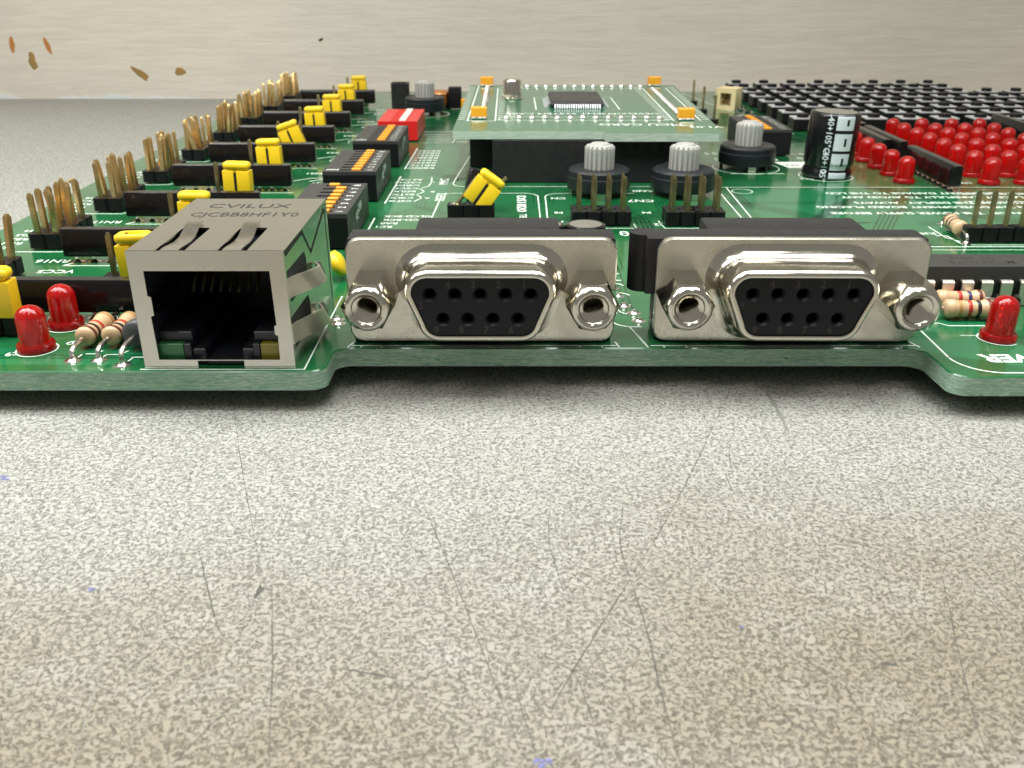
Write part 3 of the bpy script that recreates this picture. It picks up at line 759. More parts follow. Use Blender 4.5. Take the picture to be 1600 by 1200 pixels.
def jumper_cap(x, y, label, rot=(0, 0, 0), z=PT + 2.55, grp='yellow jumper caps in a row behind the network jack'):
    o = tag(empty('jumper_cap', (x, y, z), None, rot), label, 'jumper cap', grp)
    link('cap_body', CAPB, o); link('cap_head', CAPH, o); link('groove', CAPG, o)
    return o
for k in range(9):
    y = 119 + 24.3 * k
    header(B13, 3, 1, -51.3, y + .4, PIN_S, .01)
    desc = ['yellow jumper cap nearest the metal network jack, its left pin bare', 'yellow jumper cap just above the metal jack\'s upper left corner',
            'third yellow jumper cap from the jack, upright, left of the nearest black slide switch', 'fourth yellow jumper cap from the jack, just in front of the tilted one',
            'tilted yellow jumper cap leaning left in the row behind the jack', 'yellow jumper cap right behind the tilted one',
            'third yellow jumper cap from the far end of the row', 'yellow jumper cap second from the far end of the row', 'farthest yellow jumper cap, beside the wall'][k]
    jumper_cap(-50.0, y, desc, (rr.uniform(-.03, .03), -.33 if k == 4 else rr.uniform(-.05, .03), rr.uniform(-.08, .08)))
header(B13, 3, 1, -62.2, 103.6, PIN_S, .01)
jumper_cap(-61.4, 103.2, 'yellow jumper cap cut off by the left edge of the picture, behind the red light', (0, .02, .05), grp=None)

# ------------------------------------------------------------------ network jack
jack = empty('network_jack', (-32.2, 93, PT), board)
tag(jack, 'silver shielded network jack with open black socket')
JW, JD, JH = 8.3, 24.0, 13.35
# front frame (plane y = 0), coordinates relative to the jack
bm = bmesh.new()
ol = [(-JW, 0), (-2.4, 0), (-2.4, .95), (2.7, .95), (2.7, 0), (JW, 0), (JW, JH), (-JW, JH)]
hole = [(-6.6, 1.05), (6.7, 1.05), (6.75, 3.9), (6.45, 4.0), (6.45, 5.0), (6.72, 5.1), (6.6, 11.2), (-6.7, 11.2), (-6.7, 8.4), (-6.35, 8.3), (-6.35, 6.2), (-6.7, 6.1)]
plate_holes(bm, ol, [hole], lambda u, v, w: Vector((u, w, v)), .28)
link('front_frame', finish(bm, 'front_frame', 'tin', 20), jack)
def slotpoly(x):   # spring cut-out in the top, in x, y from the front edge
    return [(x, .35), (x + 3.1, .35), (x + 3.1, 9.2), (x + 2.9, 9.6), (x + .3, 9.6), (x, 9.2)]
bm = bmesh.new()
plate_holes(bm, [(-JW, .12), (JW, .12), (JW, JD), (-JW, JD)], [slotpoly(-5.25), slotpoly(1.3)], lambda u, v, w: Vector((u, v, JH - w)), .25)
link('top_plate', finish(bm, 'top_plate', 'tin', 20), jack)
def sheet(bm, path, w0, w1, th=.2):
    """bent strip: path in (y, z), width along x from w0 to w1 (lists)"""
    rings = []
    n = len(path)
    for i, (y, z) in enumerate(path):
        u = i / (n - 1); a = w0[0] + (w1[0] - w0[0]) * u; b = w0[1] + (w1[1] - w0[1]) * u
        rings.append([(a, y, z), (b, y, z), (b, y, z - th), (a, y, z - th)])
    loft(bm, rings)
for x in (-5.25, 1.3):
    bm = bmesh.new()
    sheet(bm, [(.3, JH - .02), (1.2, JH - .03), (3, JH - .18), (5, JH - .4), (7, JH - .38), (8.5, JH - .05), (9.6, JH + .3), (11.0, JH + .42), (11.6, JH + .4)], (x + .45, x + 2.45), (x + .1, x + 1.7), .2)
    link('spring_tab', finish(bm, 'spring_tab', 'tin', 40), jack)
bm = bmesh.new(); box(bm, -JW, -JW + .25, .28, JD, .0, JH - .25); box(bm, -JW + .25, JW - .25, JD - .25, JD, 0, JH - .25); box(bm, JW - .25, JW, .28, JD, .0, JH - .25)
link('side_plates', finish(bm, 'side_plates', 'tin', 20), jack)
def on_right(bm, poly, d0, d1):   # polygon in (y, z) on the right hand side plate
    prism(bm, poly, d0, d1, mat=Matrix(((0, 0, 1, JW), (1, 0, 0, 0), (0, 1, 0, 0), (0, 0, 0, 1))))
bm = bmesh.new()
on_right(bm, [(.35, JH - .1), (9.2, JH - .15), (12.7, 9.9), (21.6, 12.6), (22.6, 12.4), (23.0, .4), (22.75, .4), (22.3, 12.0), (21.6, 12.15), (12.7, 9.35), (9.0, 12.75), (.6, JH - .75)], -.05, .03)
link('seam', finish(bm, 'seam', 'slot', 0), jack)
for z0 in (0.0, -5.2):
    bm = bmesh.new(); on_right(bm, [(.4, z0 + 11.0), (9.2, z0 + 10.7), (9.9, z0 + 9.6), (9.8, z0 + 7.1), (1.2, z0 + 7.3)], -.05, .02)
    link('spring_opening', finish(bm, 'spring_opening', 'slot', 0), jack)
    bm = bmesh.new(); rings = []
    for y, dx in ((.3, .05), (1.5, .12), (4, .55), (7, 1.15), (9.5, 1.45), (11, 1.3), (13.6, .3), (14.2, .7)):
        u = y / 14.2; zt = z0 + 10.3 - 2.3 * u; zb = z0 + 8.0 - 1.5 * u
        rings.append([(JW + dx, y, zt), (JW + dx + .75 * min(1, dx), y, zb), (JW + dx + .75 * min(1, dx) - .22, y, zb), (JW + dx - .22, y, zt)])
    loft(bm, rings); link('spring_tab', finish(bm, 'spring_tab', 'spring', 40), jack)
# black inside: walls, shoulders, tab notch and contact comb
bm = bmesh.new()
box(bm, -JW + .3, -6.8, .45, 20, .1, 12.9); box(bm, 6.8, JW - .3, .45, 20, .1, 12.9); box(bm, -6.8, 6.8, .45, 20, 11.3, 12.4); box(bm, -6.8, 6.8, 17, 20, .1, 11.3)
box(bm, -6.8, -3.2, 1.6, 17, 2.65, 3.75, .12); box(bm, 3.6, 6.8, 1.6, 17, 2.65, 3.75, .12)
box(bm, -4.0, -3.2, .7, 16.9, .12, 2.64, .08); box(bm, 3.6, 4.4, .7, 16.9, .12, 2.64, .08)
box(bm, -3.19, -1.75, 1.0, 16.8, .13, 1.95, .1); box(bm, 2.35, 3.59, 1.0, 16.8, .13, 1.95, .1)
box(bm, -1.74, 2.34, .9, 16.7, .14, .75, .08)
link('insert', finish(bm, 'insert', 'jack_insert', 30), jack)
bm = bmesh.new(); box(bm, -6.8, -4.05, .8, 6, .3, 2.6, .05); link('light_window', finish(bm, 'light_window', 'green_window'), jack)
bm = bmesh.new(); box(bm, 4.45, 6.8, .8, 6, .3, 2.6, .05); link('light_window', finish(bm, 'light_window', 'yellow_window'), jack)
for k in range(8):
    bm = bmesh.new(); x = -3.6 + k * 1.02
    tube(bm, [(x, 15.8, 11.2), (x, 8.5, 10.2), (x, 5.5, 7.6), (x, 5.1, 7.2)], .2, 5); link('contact', finish(bm, 'contact', 'brass'), jack)
for sx, z0 in ((-1, 5.7), (1, 5.2)):
    bm = bmesh.new(); rings = []
    for y, dx in ((.25, 0), (1.2, .1), (3.5, .9), (6.0, 1.6), (7, 1.5)):
        x = sx * (6.75 - dx); rings.append([(x, y, z0 + .3), (x, y, z0 + 2.4), (x + sx * .2, y, z0 + 2.4), (x + sx * .2, y, z0 + .3)])
    loft(bm, rings); link('spring_tab', finish(bm, 'spring_tab', 'tin', 40), jack)
for s_, y, sz in (('CVILUX', 19.9, 2.9), ('CJCBB8HF1Y0', 15.6, 2.75)):
    o = link('stamped_text', text_mesh(s_, sz, 'stamp', .0), jack, (-.4 if len(s_) < 8 else .1, y, JH + .015)); o.scale = (1.02 if len(s_) < 8 else .78, 1.0, 1)

# ------------------------------------------------------------------ nine way serial connectors
def dshape(off, y, hw=8.15, hh=3.95, r=2.3, n=6):
    tl = math.tan(math.radians(10)); out = []
    cz = hh - r
    top = hw - r; bot = hw - 2 * hh * tl - r + .05
    for cx, z, a0, a1 in ((top, cz, -10, 90), (-top, cz, 90, 190), (-bot, -cz, 190, 270), (bot, -cz, 270, 350)):
        for k in range(n + 1):
            a = math.radians(a0 + (a1 - a0) * k / n)
            out.append((cx + (r + off) * math.cos(a), y, z + (r + off) * math.sin(a)))
    return out
PINS9 = [(-5.54 + 2.77 * k, 1.42) for k in range(5)] + [(-4.155 + 2.77 * k, -1.42) for k in range(4)]
def serial(x, label, ear, mid, rotz=0.0):
    root = tag(empty('serial_connector', (x, 100.6, PT + 6.3), board, (0, 0, rotz)), label)
    bm = bmesh.new()
    fl = rrect(-15.45, 15.45, -6.15, 6.35, 1.7, 6); n = len(fl)
    loft(bm, [[(px * .99, .8, pz * .98) for px, pz in fl], [(px, .7, pz) for px, pz in fl], [(px, .15, pz) for px, pz in fl], [(px * .99, 0, pz * .975) for px, pz in fl]])
    link('flange', finish(bm, 'flange', 'nickel_rough', 30), root)
    bm = bmesh.new()
    prof = [(1.75, -.01), (1.25, -.14), (.78, -.42), (.42, -.95), (.28, -1.5), (.24, -4.55), (.14, -4.95), (-.08, -5.28), (-.34, -5.38), (-.56, -5.3), (-.62, -4.9), (-.62, -3.5)]
    loft(bm, [dshape(o_, y_) for o_, y_ in prof], True, False, False)
    link('shell', finish(bm, 'shell', 'nickel', 50), root)
    bm = bmesh.new()
    o2 = [(p[0], p[2]) for p in dshape(-.64, 0)]
    plate_holes(bm, o2, [circ(hx, hz, .82, 14) for hx, hz in PINS9], lambda u, v, w: Vector((u, -5.12 + w, v)), 1.2)
    for hx, hz in PINS9:
        rings = [[(hx + r_ * math.cos(2 * PI * i / 14), y_, hz + r_ * math.sin(2 * PI * i / 14)) for i in range(14)] for r_, y_ in ((.82, -5.11), (.55, -4.75), (.53, -1.0))]
        loft(bm, rings, True, False, True)
    link('insert', finish(bm, 'insert', 'black_insert', 30), root)
    for k, (hx, hz) in enumerate(PINS9):
        num = (5 - k) if k < 5 else 14 - k
        dx = -.55 if 0 < k < 5 else -.9
        link('moulded_digit', text_mesh(str(num), 1.15, 'emboss', .02), root, (hx - (.75 if k else 1.0), -5.14, hz + (1.15 if 0 < k < 5 else -1.3)), (PI / 2, 0, 0))
    for sx in (-12.45, 12.45):
        bm = bmesh.new(); n = 6
        def hexring(r, y, a0=PI / 6 + .0):
            return [(sx + r * math.cos(a0 + 2 * PI * (i / 24)), y, r * math.sin(a0 + 2 * PI * (i / 24))) for i in range(24)]
        def hexpt(k_, y, cl=9):
            out = []
            for i in range(24):
                a = 2 * PI * i / 24 + PI / 6 + rotz; am = (a - rotz) % (PI / 3)
                am = am - PI / 6
                r = 2.58 / math.cos(am)
                out.append((sx + min(r, cl) * k_ * math.cos(a), y, min(r, cl) * k_ * math.sin(a)))
            return out
        rg = [hexpt(1, -.02), hexpt(1, -5.0), hexpt(1, -5.4, 2.72), hexpt(1, -5.95, 2.5)]
        rg += [[(sx + r * math.cos(2 * PI * i / 24 + PI / 6 + rotz), y, r * math.sin(2 * PI * i / 24 + PI / 6 + rotz)) for i in range(24)] for r, y in
               [(2.3, -6.2), (2.0, -6.35), (1.72, -6.2), (1.55, -5.95)] + [(1.6 - .42 * (q % 2), -5.8 + q * .28) for q in range(13)] + [(1.3, -1.6)]]
        loft(bm, rg); link('jack_screw', finish(bm, 'jack_screw', 'nickel', 28), root)
    bm = bmesh.new()
    box(bm, -15.3, 15.3, .85, 5.2, -6.2, 6.1, .35, 2)
    box(bm, mid[0], mid[1], 5.21, 11.0, -6.1, 6.05, .5, 2)
    if ear:
        box(bm, -15.29 - ear, -14, 1.0, 5.1, -.7, 6.05, .3, 2)
        loft(bm, [[(p[0], p[1], z) for p in circ(-16.6, 4.3, 1.7, 16)] for z in (-.9, 5.95)])
    link('housing', finish(bm, 'housing', 'black_soft', 30), root)
    bm = bmesh.new()
    for sx in (-12.45, 12.45): box(bm, sx - 1.5, sx + 1.5, 1.2, 7.5, -6.29, -6.2)
    link('bracket', finish(bm, 'bracket', 'tin'), root)
    return root
serial(-3.5, 'silver nine-hole serial connector beside the network jack', 0, (-8, 9.2))
serial(32.0, 'silver nine-hole serial connector next to the red power light', 1.3, (-9, 9.8), -.012)

# small black electrolytic capacitors standing behind the serial connectors
def small_cap(x, y, h, r=2.6):
    bm = bmesh.new()
    lathe(bm, [(r * .98, 0), (r, .3), (r, .9), (r * .93, 1.2), (r, 1.5), (r, h - .5), (r * .97, h - .15), (r * .86, h), (r * .8, h - .06)], 22)
    o = link('electrolytic_capacitor', finish(bm, 'electrolytic_capacitor', 'sleeve', 40), board, (x, y, PT))
    bm = bmesh.new(); lathe(bm, [(r * .8, h - .05), (r * .3, h + .02)], 22, cap0=False); link('can_top', finish(bm, 'can_top', 'steel', 40), o)
    return o
for x, y in ((-1.5, 115), (4.2, 115.2), (9.4, 115.2), (31, 115.2), (36.4, 115.4), (41.3, 115.2)): small_cap(x, y, 10.6)
# disc capacitor between jack and connector
bm = bmesh.new(); lathe(bm, [(.1, -.9), (1.3, -.8), (1.9, -.3), (1.9, .3), (1.3, .8), (.1, .9)], 18, mat=Matrix.Translation((0, 0, 2.3)) @ Matrix.Rotation(PI / 2 - .4, 4, 'Y'))
link('disc_capacitor', finish(bm, 'disc_capacitor', 'yellow', 60), board, (-24.6, 125, PT))
# solder joints and loops beside the right connector
for x, y in ((13.9, 121), (14.2, 117.5), (14.6, 113.5), (15.6, 110.8), (15.9, 108.0), (-21.6, 107.0), (-22.0, 108.5)):
    link('solder_joint', PAD, board, (x, y, PT))
silk([(arc(14.0, 121.5, 1.6, 20, 200, 8), .2), (arc(14.2, 117.2, 1.8, 20, 200, 8), .2), ([(11.6, 124.4), (15.5, 124.4)], .25), ([(11.6, 127.5), (15.5, 127.5)], .25), (arc(15.6, 112.2, 1.9, 90, 250, 8), .2)])

# ------------------------------------------------------------------ dip slide switches
def dip(x0, y0, n, length, body, top, slider, name='slide_switch', h=5.75, ons=(), right=True, text=True, label=None):
    root = empty(name, (x0, y0, PT), board)
    if label: tag(root, label)
    W = 10.0
    bm = bmesh.new()
    hl = [[(3.0, 1.0 + 2.54 * k * 1.06), (7.4, 1.0 + 2.54 * k * 1.06), (7.4, 2.15 + 2.54 * k * 1.06), (3.0, 2.15 + 2.54 * k * 1.06)] for k in range(n)]
    plate_holes(bm, [(0, 0), (W, 0), (W, length), (0, length)], hl, lambda u, v, w: Vector((u, v, h - w)), .6)
    link('top', finish(bm, 'top', top, 20), root)
    bm = bmesh.new(); box(bm, 0, W, 0, length, .3, h - .62, .05); link('body', finish(bm, 'body', body, 30), root)
    for k in range(n):
        on = ons[k] if k < len(ons) else 0
        xs = 4.1 - 1.0 * on; y = 1.05 + 2.54 * k * 1.06
        xs = 5.3 - on * 1.6
        bm = bmesh.new(); box(bm, xs, xs + 1.75, y, y + 1.05, h - .6, h + .35, .08)
        link('slider', finish(bm, 'slider', slider), root)
        if text: link('printed_digit', text_mesh(str(n - k if False else k + 1), 1.7, 'silk', .03), root, (8.6, y + .55, h + .012), (0, 0, PI / 2))
    if text:
        link('printed_text', text_mesh('ON', 1.5, 'silk', .03), root, (1.6, 1.8, h + .012), (0, 0, 0))
        link('printed_text', text_mesh('KE', 2.0, 'silk', .03), root, (W + .015, length * .42, 3.2), (PI / 2, 0, PI / 2))
        link('printed_text', text_mesh('DP8', 2.0, 'silk', .03), root, (W + .015, length * .56, 3.9), (PI / 2, 0, PI / 2))
    return root
dip(-35.5, 139.7, 8, 22.2, 'black', 'dip_top', 'orange', ons=(0, 0, 0, 0, 0, 0, 0, 1), label='black slide switch block with its farthest slider moved')
dip(-35.4, 172.0, 8, 22.2, 'black', 'dip_top', 'orange'); dip(-35.0, 205.0, 8, 22.2, 'black', 'dip_top', 'orange')
dip(-34.0, 238.5, 8, 22.2, 'red_plastic', 'red_plastic', 'white_plastic', h=5.0, text=False, label='short red slide switch with white slider')
dip(55.2, 218.3, 8, 22.2, 'black', 'dip_top', 'orange', h=6.1, ons=(1, 1, 1, 1, 1, 1, 1, 1), label='black slide switch block behind a grey knob')

# ------------------------------------------------------------------ trimmer knobs
bm = bmesh.new(); n = 18; rings = []
def gear(r0, r1, z):
    out = []
    for i in range(n):
        for da, r in ((-.36, r0), (-.22, r1), (.22, r1), (.36, r0)):
            a = 2 * PI * (i + da) / n; out.append((r * math.cos(a), r * math.sin(a), z))
    return out
loft(bm, [gear(2.42, 2.9, 4.3), gear(2.42, 2.9, 9.0), gear(2.3, 2.6, 9.35), gear(2.3, 2.3, 9.4), gear(1.9, 1.9, 9.45), gear(1.7, 1.7, 9.75), gear(.3, .3, 9.8)])
KNOB = finish(bm, 'knob', 'grey_knob', 30)
bm = bmesh.new(); lathe(bm, [(6.0, 1.2), (6.15, 1.5), (6.15, 3.6), (6.0, 3.7), (6.0, 4.7), (5.6, 5.05), (3.1, 5.1), (3.0, 4.7)], 40)
box(bm, -.9, .9, 2, 6.5, 1.5, 5.15, .1); POT = finish(bm, 'potentiometer', 'pot_body', 30)
bm = bmesh.new(); box(bm, -.85, .85, -.18, .18, 0, 2.4, .05); TAB = finish(bm, 'solder_tab', 'lead')
def pot(x, y, rot=0, dz=0):
    o = link('potentiometer', POT, board, (x, y, PT), (0, 0, rot)); link('knob', KNOB, o, (0, 0, dz), (0, 0, random.uniform(0, 1)))
    for a in (-90, 30, 150):
        link('solder_tab', TAB, o, (5.6 * math.cos(math.radians(a)), 5.6 * math.sin(math.radians(a)), 0), (0, 0, math.radians(a + 90)))
    return o
pot(16.9, 179.3); pot(33.2, 178.8, .3); pot(51.8, 205, .0, .3); pot(-26.2, 287, .8)

# ------------------------------------------------------------------ temperature sensor header with a leaning jumper cap
bm = bmesh.new()
for k in (-1, 0, 1):
    prism(bm, rrect(-1.36 + 2.72 * k, 1.36 + 2.72 * k, -1.3, 1.3, .45, 3), .1, 3.1)
so = link('socket_strip', finish(bm, 'socket_strip', 'black', 30), board, (-7.1, 157.6, PT))
for k in (-1, 0, 1):
    bm = bmesh.new(); lathe(bm, [(.85, 0), (.85, .08), (.4, .1), (.3, -.3)], 14); link('contact', finish(bm, 'contact', 'solder'), so, (2.72 * k, 0, 3.1))
for k, x1 in ((-1, -.0), (1, 5.3)):
    bm = bmesh.new(); tube(bm, [(2.54 * k, 0, 2.8), (2.54 * k + .4, .1, 3.5), (2.54 * k + 3.6, .7, 7.6)], .34, 5); link('pin', finish(bm, 'pin', 'brass', 20), so)
o = jumper_cap(-6.4, 158.0, 'yellow jumper cap leaning right on a three-pin socket beside the knobs', (-.1, .62, -.1), PT + 3.1, None)
bm = bmesh.new(); lathe(bm, [(2.2, 3.2), (2.3, 3.5), (2.3, 7.6), (2.1, 7.9), (.2, 7.95)], 18)
for v in bm.verts:
    if v.co.y < -1.1: v.co.y = -1.1
se = link('temperature_sensor', finish(bm, 'temperature_sensor', 'sleeve', 40), board, (-7.2, 162.8, PT), (-.15, .25, 0))
for k in (-1, 0, 1):
    bm = bmesh.new(); box(bm, -.22 + 1.27 * k, .22 + 1.27 * k, -.2, .2, -.5, 3.3); link('lead', finish(bm, 'lead', 'lead'), se)

# ------------------------------------------------------------------ large electrolytic capacitor
R = 5.1; HC = 13.4
big = tag(empty('large_capacitor', (66.7, 196, PT), board, (0.0, .03, 0)), 'large black capacitor with pale printed stripe blocks')
bm = bmesh.new(); lathe(bm, [(R * .93, .05), (R * 1.0, .5), (R * 1.0, 1.4), (R * .93, 2.0), (R * .93, 2.5), (R, 3.2), (R, HC - .8), (R * .98, HC - .25), (R * .9, HC), (R * .82, HC - .05)], 40)
link('sleeve', finish(bm, 'sleeve', 'sleeve', 50), big)
bm = bmesh.new(); lathe(bm, [(R * .82, HC - .04), (R * .4, HC + .02)], 36, cap0=False); link('can_top', finish(bm, 'can_top', 'steel', 50), big)
def cyl_r(z):
    for (z0, r0), (z1, r1) in zip([(.05, .93), (.5, 1.0), (1.4, 1.0), (2.0, .93), (2.5, .93), (3.2, 1.0), (HC - .8, 1.0), (HC - .25, .98), (HC, .9)], [(.5, 1.0), (1.4, 1.0), (2.0, .93), (2.5, .93), (3.2, 1.0), (HC - .8, 1.0), (HC - .25, .98), (HC, .9), (HC + 1, .9)]):
        if z0 <= z <= z1: return R * (r0 + (r1 - r0) * (z - z0) / (z1 - z0))
    return R
def patch(a0, a1, z0, z1, off, mt, name):
    bm = bmesh.new(); rings = []
    for j in range(9):
        z = z0 + (z1 - z0) * j / 8
        rings.append([((cyl_r(z) + off) * math.cos(math.radians(a0 + (a1 - a0) * i / 10)), (cyl_r(z) + off) * math.sin(math.radians(a0 + (a1 - a0) * i / 10)), z) for i in range(11)])
    loft(bm, rings, False, False, False); link(name, finish(bm, name, mt, 60), big)
for z0, z1 in ((.3, 1.6), (2.1, 5.5), (6.1, 9.5), (10.2, 13.25)):
    patch(-103, -60, z0, z1, .03, 'sleeve_white', 'printed_block')
    if z1 > 2: patch(-80, -74, z0 + .9, z1 - .9, .05, 'sleeve', 'printed_dash')
def wrap_text(s_, size, ang, z):
    me = text_mesh(s_, size, 'sleeve_white', .02)
    for v in me.vertices:
        x, y = v.co.x / S, v.co.y / S
        zz = z - x; a = math.radians(ang) + y / R
        v.co = Vector(((cyl_r(zz) + .05) * math.cos(a) * S, (cyl_r(zz) + .05) * math.sin(a) * S, zz * S))
    link('printed_text', me, big)
wrap_text('-40+105°C', 1.75, -117, 9.4); wrap_text('-40+105°C', 1.75, -117, 2.5)

# ------------------------------------------------------------------ long chip behind the power light
chip = empty('chip', (63, 114.4, PT), board)
bm = bmesh.new()
loft(bm, [[(-13 + k, k * .9, z), (13 - k, k * .9, z), (13 - k, 6.4 - k * .9, z), (-13 + k, 6.4 - k * .9, z)] for k, z in ((.35, 1.2), (0, 3.1), (.0, 3.4), (.35, 5.0))])
link('package', finish(bm, 'package', 'chip', 20), chip)
for k in range(10):
    for sy in (0, 1):
        bm = bmesh.new(); x = -11.43 + 2.54 * k
        f_ = (lambda y: y) if sy == 0 else (lambda y: 6.4 - y)
        rings = []
        for y, z, w in ((.2, 3.25, .75), (-.5, 3.25, .75), (-.75, 3.0, .75), (-.85, 1.4, .75), (-.85, .9, .35), (-.85, .0, .3)):
            rings.append([(x - w, f_(y), z + .12), (x + w, f_(y), z + .12), (x + w, f_(y + .25), z - .12), (x - w, f_(y + .25), z - .12)])
        loft(bm, rings); link('leg', finish(bm, 'leg', 'spring', 30), chip)
link('printed_text', text_mesh('MX232CPE', 1.9, 'emboss', .02), chip, (-1.0, 2.2, 5.015), (0, 0, PI))
link('printed_text', text_mesh('I/P  0922', 1.6, 'emboss', .02), chip, (-1.6, 4.4, 5.015), (0, 0, PI))

# ------------------------------------------------------------------ push buttons
bm = bmesh.new(); box(bm, -3, 3, -3, 3, .3, 3.2, .12)
box(bm, -2.6, -1.9, -3.4, -2.9, 0, 1.2); box(bm, 1.9, 2.6, -3.4, -2.9, 0, 1.2)
KEYB = finish(bm, 'push_button', 'black', 30)
bm = bmesh.new(); plate_holes(bm, rrect(-2.95, 2.95, -2.95, 2.95, .3, 2), [circ(0, 0, 1.68, 14)], lambda u, v, w: Vector((u, v, 3.45 - w)), .24); KEYP = finish(bm, 'cover_plate', 'plate', 20)
bm = bmesh.new(); lathe(bm, [(1.6, 3.1), (1.6, 4.25), (1.45, 4.4), (.2, 4.45)], 16); KEYC = finish(bm, 'plunger', 'black', 30)
for i in range(11):
    for r in range(8):
        if i > 7 and r > 5: continue
        if i > 8 and r < 0: continue
        o = link('push_button', KEYB, board, (79.0 + 9.65 * i, 257 + 11.6 * r, PT), (0, 0, random.uniform(-.02, .02)))
        link('cover_plate', KEYP, o); link('plunger', KEYC, o)

# ------------------------------------------------------------------ odds and ends at the back
bm = bmesh.new(); plate_holes(bm, rrect(-3.2, 3.2, 0, 6.4, .2, 2), [rrect(-1.7, 1.7, 1.2, 5.0, .1, 2)], lambda u, v, w: Vector((u, w, v)), 4.4)
box(bm, -3.2, 3.2, 4.41, 6, 0, 6.4, .1)
cn = link('cream_socket', finish(bm, 'cream_socket', 'cream', 25), board, (66.3, 296, PT), (0, 0, -.55))
for k in (-1, 1):
    bm = bmesh.new(); box(bm, -.3 + .85 * k, .3 + .85 * k, .6, 4.3, 2.8, 3.4); link('pin', finish(bm, 'pin', 'brass'), cn)
bm = bmesh.new()
plate_holes(bm, rrect(-2.7, 2.7, -2.5, 2.5, .5, 3), [rrect(-1.8, 1.8, -1.6, 1.6, .4, 3)], lambda u, v, w: Vector((u, v, 7.6 - w)), 7.4)
box(bm, -1.75, 1.75, -1.55, 1.55, .3, 6.4)
link('black_socket', finish(bm, 'black_socket', 'black_soft', 30), board, (-35.1, 301, PT))
bm = bmesh.new(); lathe(bm, [(2.3, 1.2), (3.3, 1.4), (3.4, 4.6), (2.4, 5.4), (.5, 5.4)], 20)
ind = link('inductor', finish(bm, 'inductor', 'copper', 40), board, (-22.4, 300, PT))
bm = bmesh.new(); lathe(bm, [(3.0, 0), (3.2, .3), (3.2, 1.2), (2.8, 1.3)], 20); link('base', finish(bm, 'base', 'black', 40), ind)
bm = bmesh.new(); box(bm, -2, 2, -1.8, 1.8, .3, 6.6, .3, 2); link('black_filter', finish(bm, 'black_filter', 'black', 30), board, (-17.8, 298.5, PT))
bm = bmesh.new(); box(bm, -.8, .8, -1.3, 1.3, .2, 3.6, .3, 2); link('orange_capacitor', finish(bm, 'orange_capacitor', 'tantalum', 30), board, (-14.9, 294, PT))
rr = random.Random(12)
for i in range(26):      # tiny chip resistors beside the buttons
    bm = bmesh.new(); box(bm, -.8, .8, -.45, .45, 0, .5, .05, mi=0)
    x, y = 70.0 + rr.uniform(-2, 2.4), 240 + i * 3.6
    ch = link('chip_resistor', finish(bm, 'chip_resistor', 'chip', 0), board, (x, y, PT + .02), (0, 0, rr.choice([0, PI / 2])))
    for sx in (-1, 1):
        bm = bmesh.new(); box(bm, sx * 1.0 - .35, sx * 1.0 + .35, -.5, .5, 0, .3, .1); link('end_cap', finish(bm, 'end_cap', 'solder', 0), ch)

# ------------------------------------------------------------------ sockets under the processor card
def socket(x0, x1, y0, y1, h=8.6):
    bm = bmesh.new(); box(bm, x0, x1, y0, y1, .1, h, .08)
    o = link('socket_strip', finish(bm, 'socket_strip', 'black_soft', 30), board, (0, 0, PT))
    along = (x1 - x0) > (y1 - y0); n = int((x1 - x0 if along else y1 - y0) / 2.54)
    bm = bmesh.new()
    for k in range(n):
        if along: box(bm, x0 + .6 + 2.54 * k, x0 + 1.7 + 2.54 * k, y0 - .015, y0 + .3, h - 2.2, h - .3)
        else: box(bm, x0 - .015, x0 + .3, y0 + .6 + 2.54 * k, y0 + 1.7 + 2.54 * k, h - 2.2, h - .3)
    link('contact_slots', finish(bm, 'contact_slots', 'slot', 0), o)
socket(-4.0, 31.8, 189.2, 194.2); socket(-9.3, -4.4, 205.5, 258); socket(33.4, 38.3, 205.5, 258); socket(-4.0, 31.8, 262, 266)
# ------------------------------------------------------------------ processor card
HC_ = 10.4
card = tag(empty('processor_card', (0, 0, PT)), 'small green processor card raised on black socket strips', 'circuit card')
bm = bmesh.new()
ol = [(-12.0, 190.4)] + arc(-11.2, 190.2, .9, 190, 265, 3) + [(18.5, 189.2), (18.7, 186.4), (41.2, 186.4), (42.2, 187.2), (45.4, 268.5), (44.6, 269.4), (-10.8, 269.4), (-11.6, 268.6)]
prism(bm, ol, 8.8, HC_, 0, 1); cs = link('card_slab', finish(bm, 'card_slab', ['card_mask', 'card_edge'], 0), card)
ZC = HC_ + .02
silk([([(-2.8, 203.6), (34, 203.6), (34, 208.8), (-2.8, 208.8), (-2.8, 203.6)], .3), ([(-9.6, 203), (-9.2, 268)], .3), ([(-3.6, 203), (-3.8, 262)], .3), ([(-10, 202.6), (-3.6, 202.6)], .35),
      ([(34.8, 203), (35.6, 262)], .3), ([(40.6, 203), (42.0, 262)], .3), ([(2.6, 261.5), (36, 261.5), (36, 267), (2.6, 267), (2.6, 261.5)], .3),
      ([(5.6, 220), (5.6, 242), (25, 242), (25, 220), (23, 220)], .3)], cs, z=ZC)
bm = bmesh.new(); rr = random.Random(8)
for i in range(22):
    y = 205 + i * 2.8
    for x in (-10.9, -2.4, 33.9, 42.0 + (y - 205) * .03):
        strip(bm, [(x - .8, y), (x + .8, y)], .5, ZC)
link('printed_ticks', finish(bm, 'printed_ticks', 'silk', 0), cs)
words('MCU CARD', 27.0, 197.8, 3.4, 180, cs, z=ZC, bold=.06); words('V1.03', 40.0, 194.5, 3.0, 180, cs, z=ZC); words('DEV', 35.6, 196.5, 2.4, 180, cs, z=ZC)
words('DEVELOPMENT SYSTEM CARD', 15.5, 213.5, 2.6, 180, cs, z=ZC)
bm = bmesh.new()
for v in bmesh.ops.create_uvsphere(bm, u_segments=10, v_segments=6, radius=1)['verts']: v.co = Vector((v.co.x * .85, v.co.y * .85, v.co.z * .75))
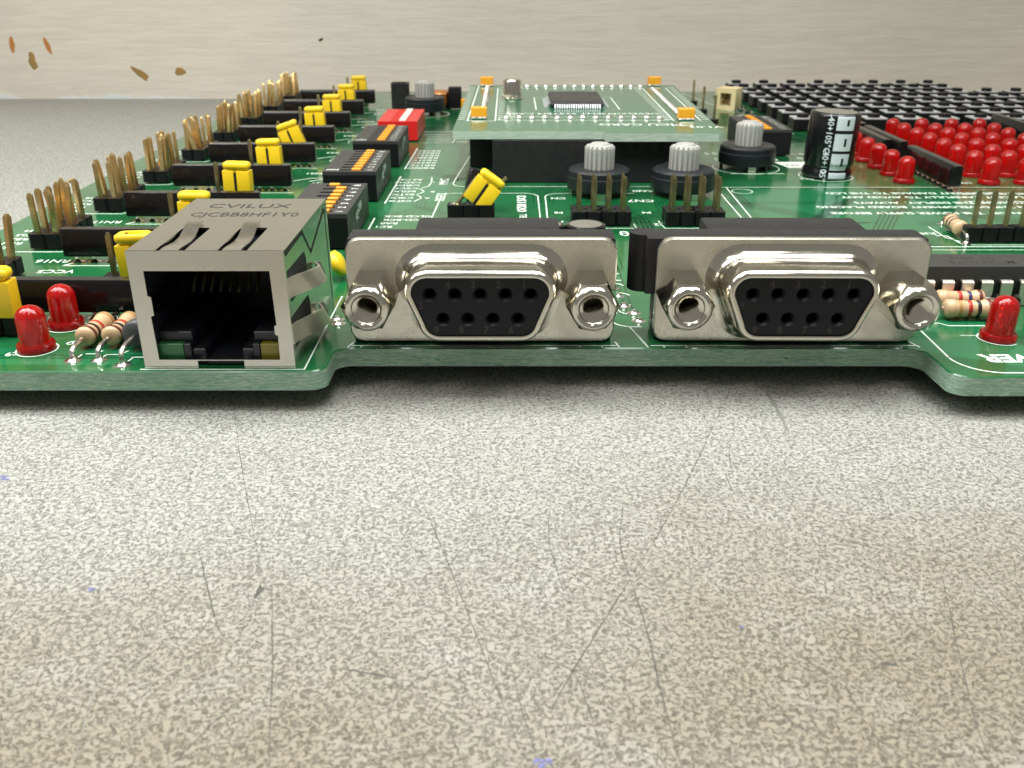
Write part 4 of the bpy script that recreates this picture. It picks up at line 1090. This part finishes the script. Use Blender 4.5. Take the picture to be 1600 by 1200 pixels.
JOINT = finish(bm, 'solder_joint', 'solder', 60)
for k in range(13):
    link('solder_joint', JOINT, card, (-1.2 + k * 2.78, 206.2 + rr.uniform(-.3, .3), HC_)); link('solder_joint', JOINT, card, (4.2 + k * 2.6, 264.3, HC_))
for k in range(22):
    link('solder_joint', JOINT, card, (-6.6 - .1 * (k % 2) , 210.5 + k * 2.54, HC_)); link('solder_joint', JOINT, card, (37.4 + .03 * k, 210.5 + k * 2.3, HC_))
bm = bmesh.new(); box(bm, -1.75, 1.75, -1.25, 1.25, .25, 2.4, .12); TAN = finish(bm, 'tantalum_capacitor', 'tantalum')
bm = bmesh.new(); box(bm, -1.7, 1.7, -1.75, 1.75, -.02, .5, .2); TANF = finish(bm, 'solder_fillet', 'solder')
for x, y in ((-7.2, 206.6), (-7.0, 267), (37.6, 204.6), (39.6, 267.5)):
    o = link('tantalum_capacitor', TAN, card, (x, y, HC_)); link('solder_fillet', TANF, o)
bm = bmesh.new(); lathe(bm, [(2.7, 0), (2.75, .25), (2.35, .5), (2.3, 4.2), (2.05, 4.6), (.2, 4.62)], 26)
link('crystal_can', finish(bm, 'crystal_can', 'nickel', 40), card, (0, 240, HC_))
bm = bmesh.new(); loft(bm, [[(-6.3 + k, -9 + k, z), (6.3 - k, -9 + k, z), (6.3 - k, 9 - k, z), (-6.3 + k, 9 - k, z)] for k, z in ((.25, .2), (0, .85), (.3, 1.7))])
q = link('processor_chip', finish(bm, 'processor_chip', 'chip', 15), card, (15.3, 231.5, HC_))
bm = bmesh.new()
loft(bm, [[(-.11, y, z + .07), (.11, y, z + .07), (.11, y, z - .07), (-.11, y, z - .07)] for y, z in ((.3, .85), (-.35, .82), (-.8, .1), (-1.5, .06))]); LEG = finish(bm, 'leg', 'plate', 20)
for k in range(20):
    link('leg', LEG, q, (-5.2 + k * .55, -9, 0)); link('leg', LEG, q, (-6.2, -7.6 + k * .8, 0), (0, 0, -PI / 2)); link('leg', LEG, q, (6.2, -7.6 + k * .8, 0), (0, 0, PI / 2))

# ------------------------------------------------------------------ render defaults
scn.render.engine = 'CYCLES'
scn.cycles.max_bounces = 10
scn.cycles.transmission_bounces = 8
scn.cycles.caustics_reflective = False
scn.cycles.caustics_refractive = False
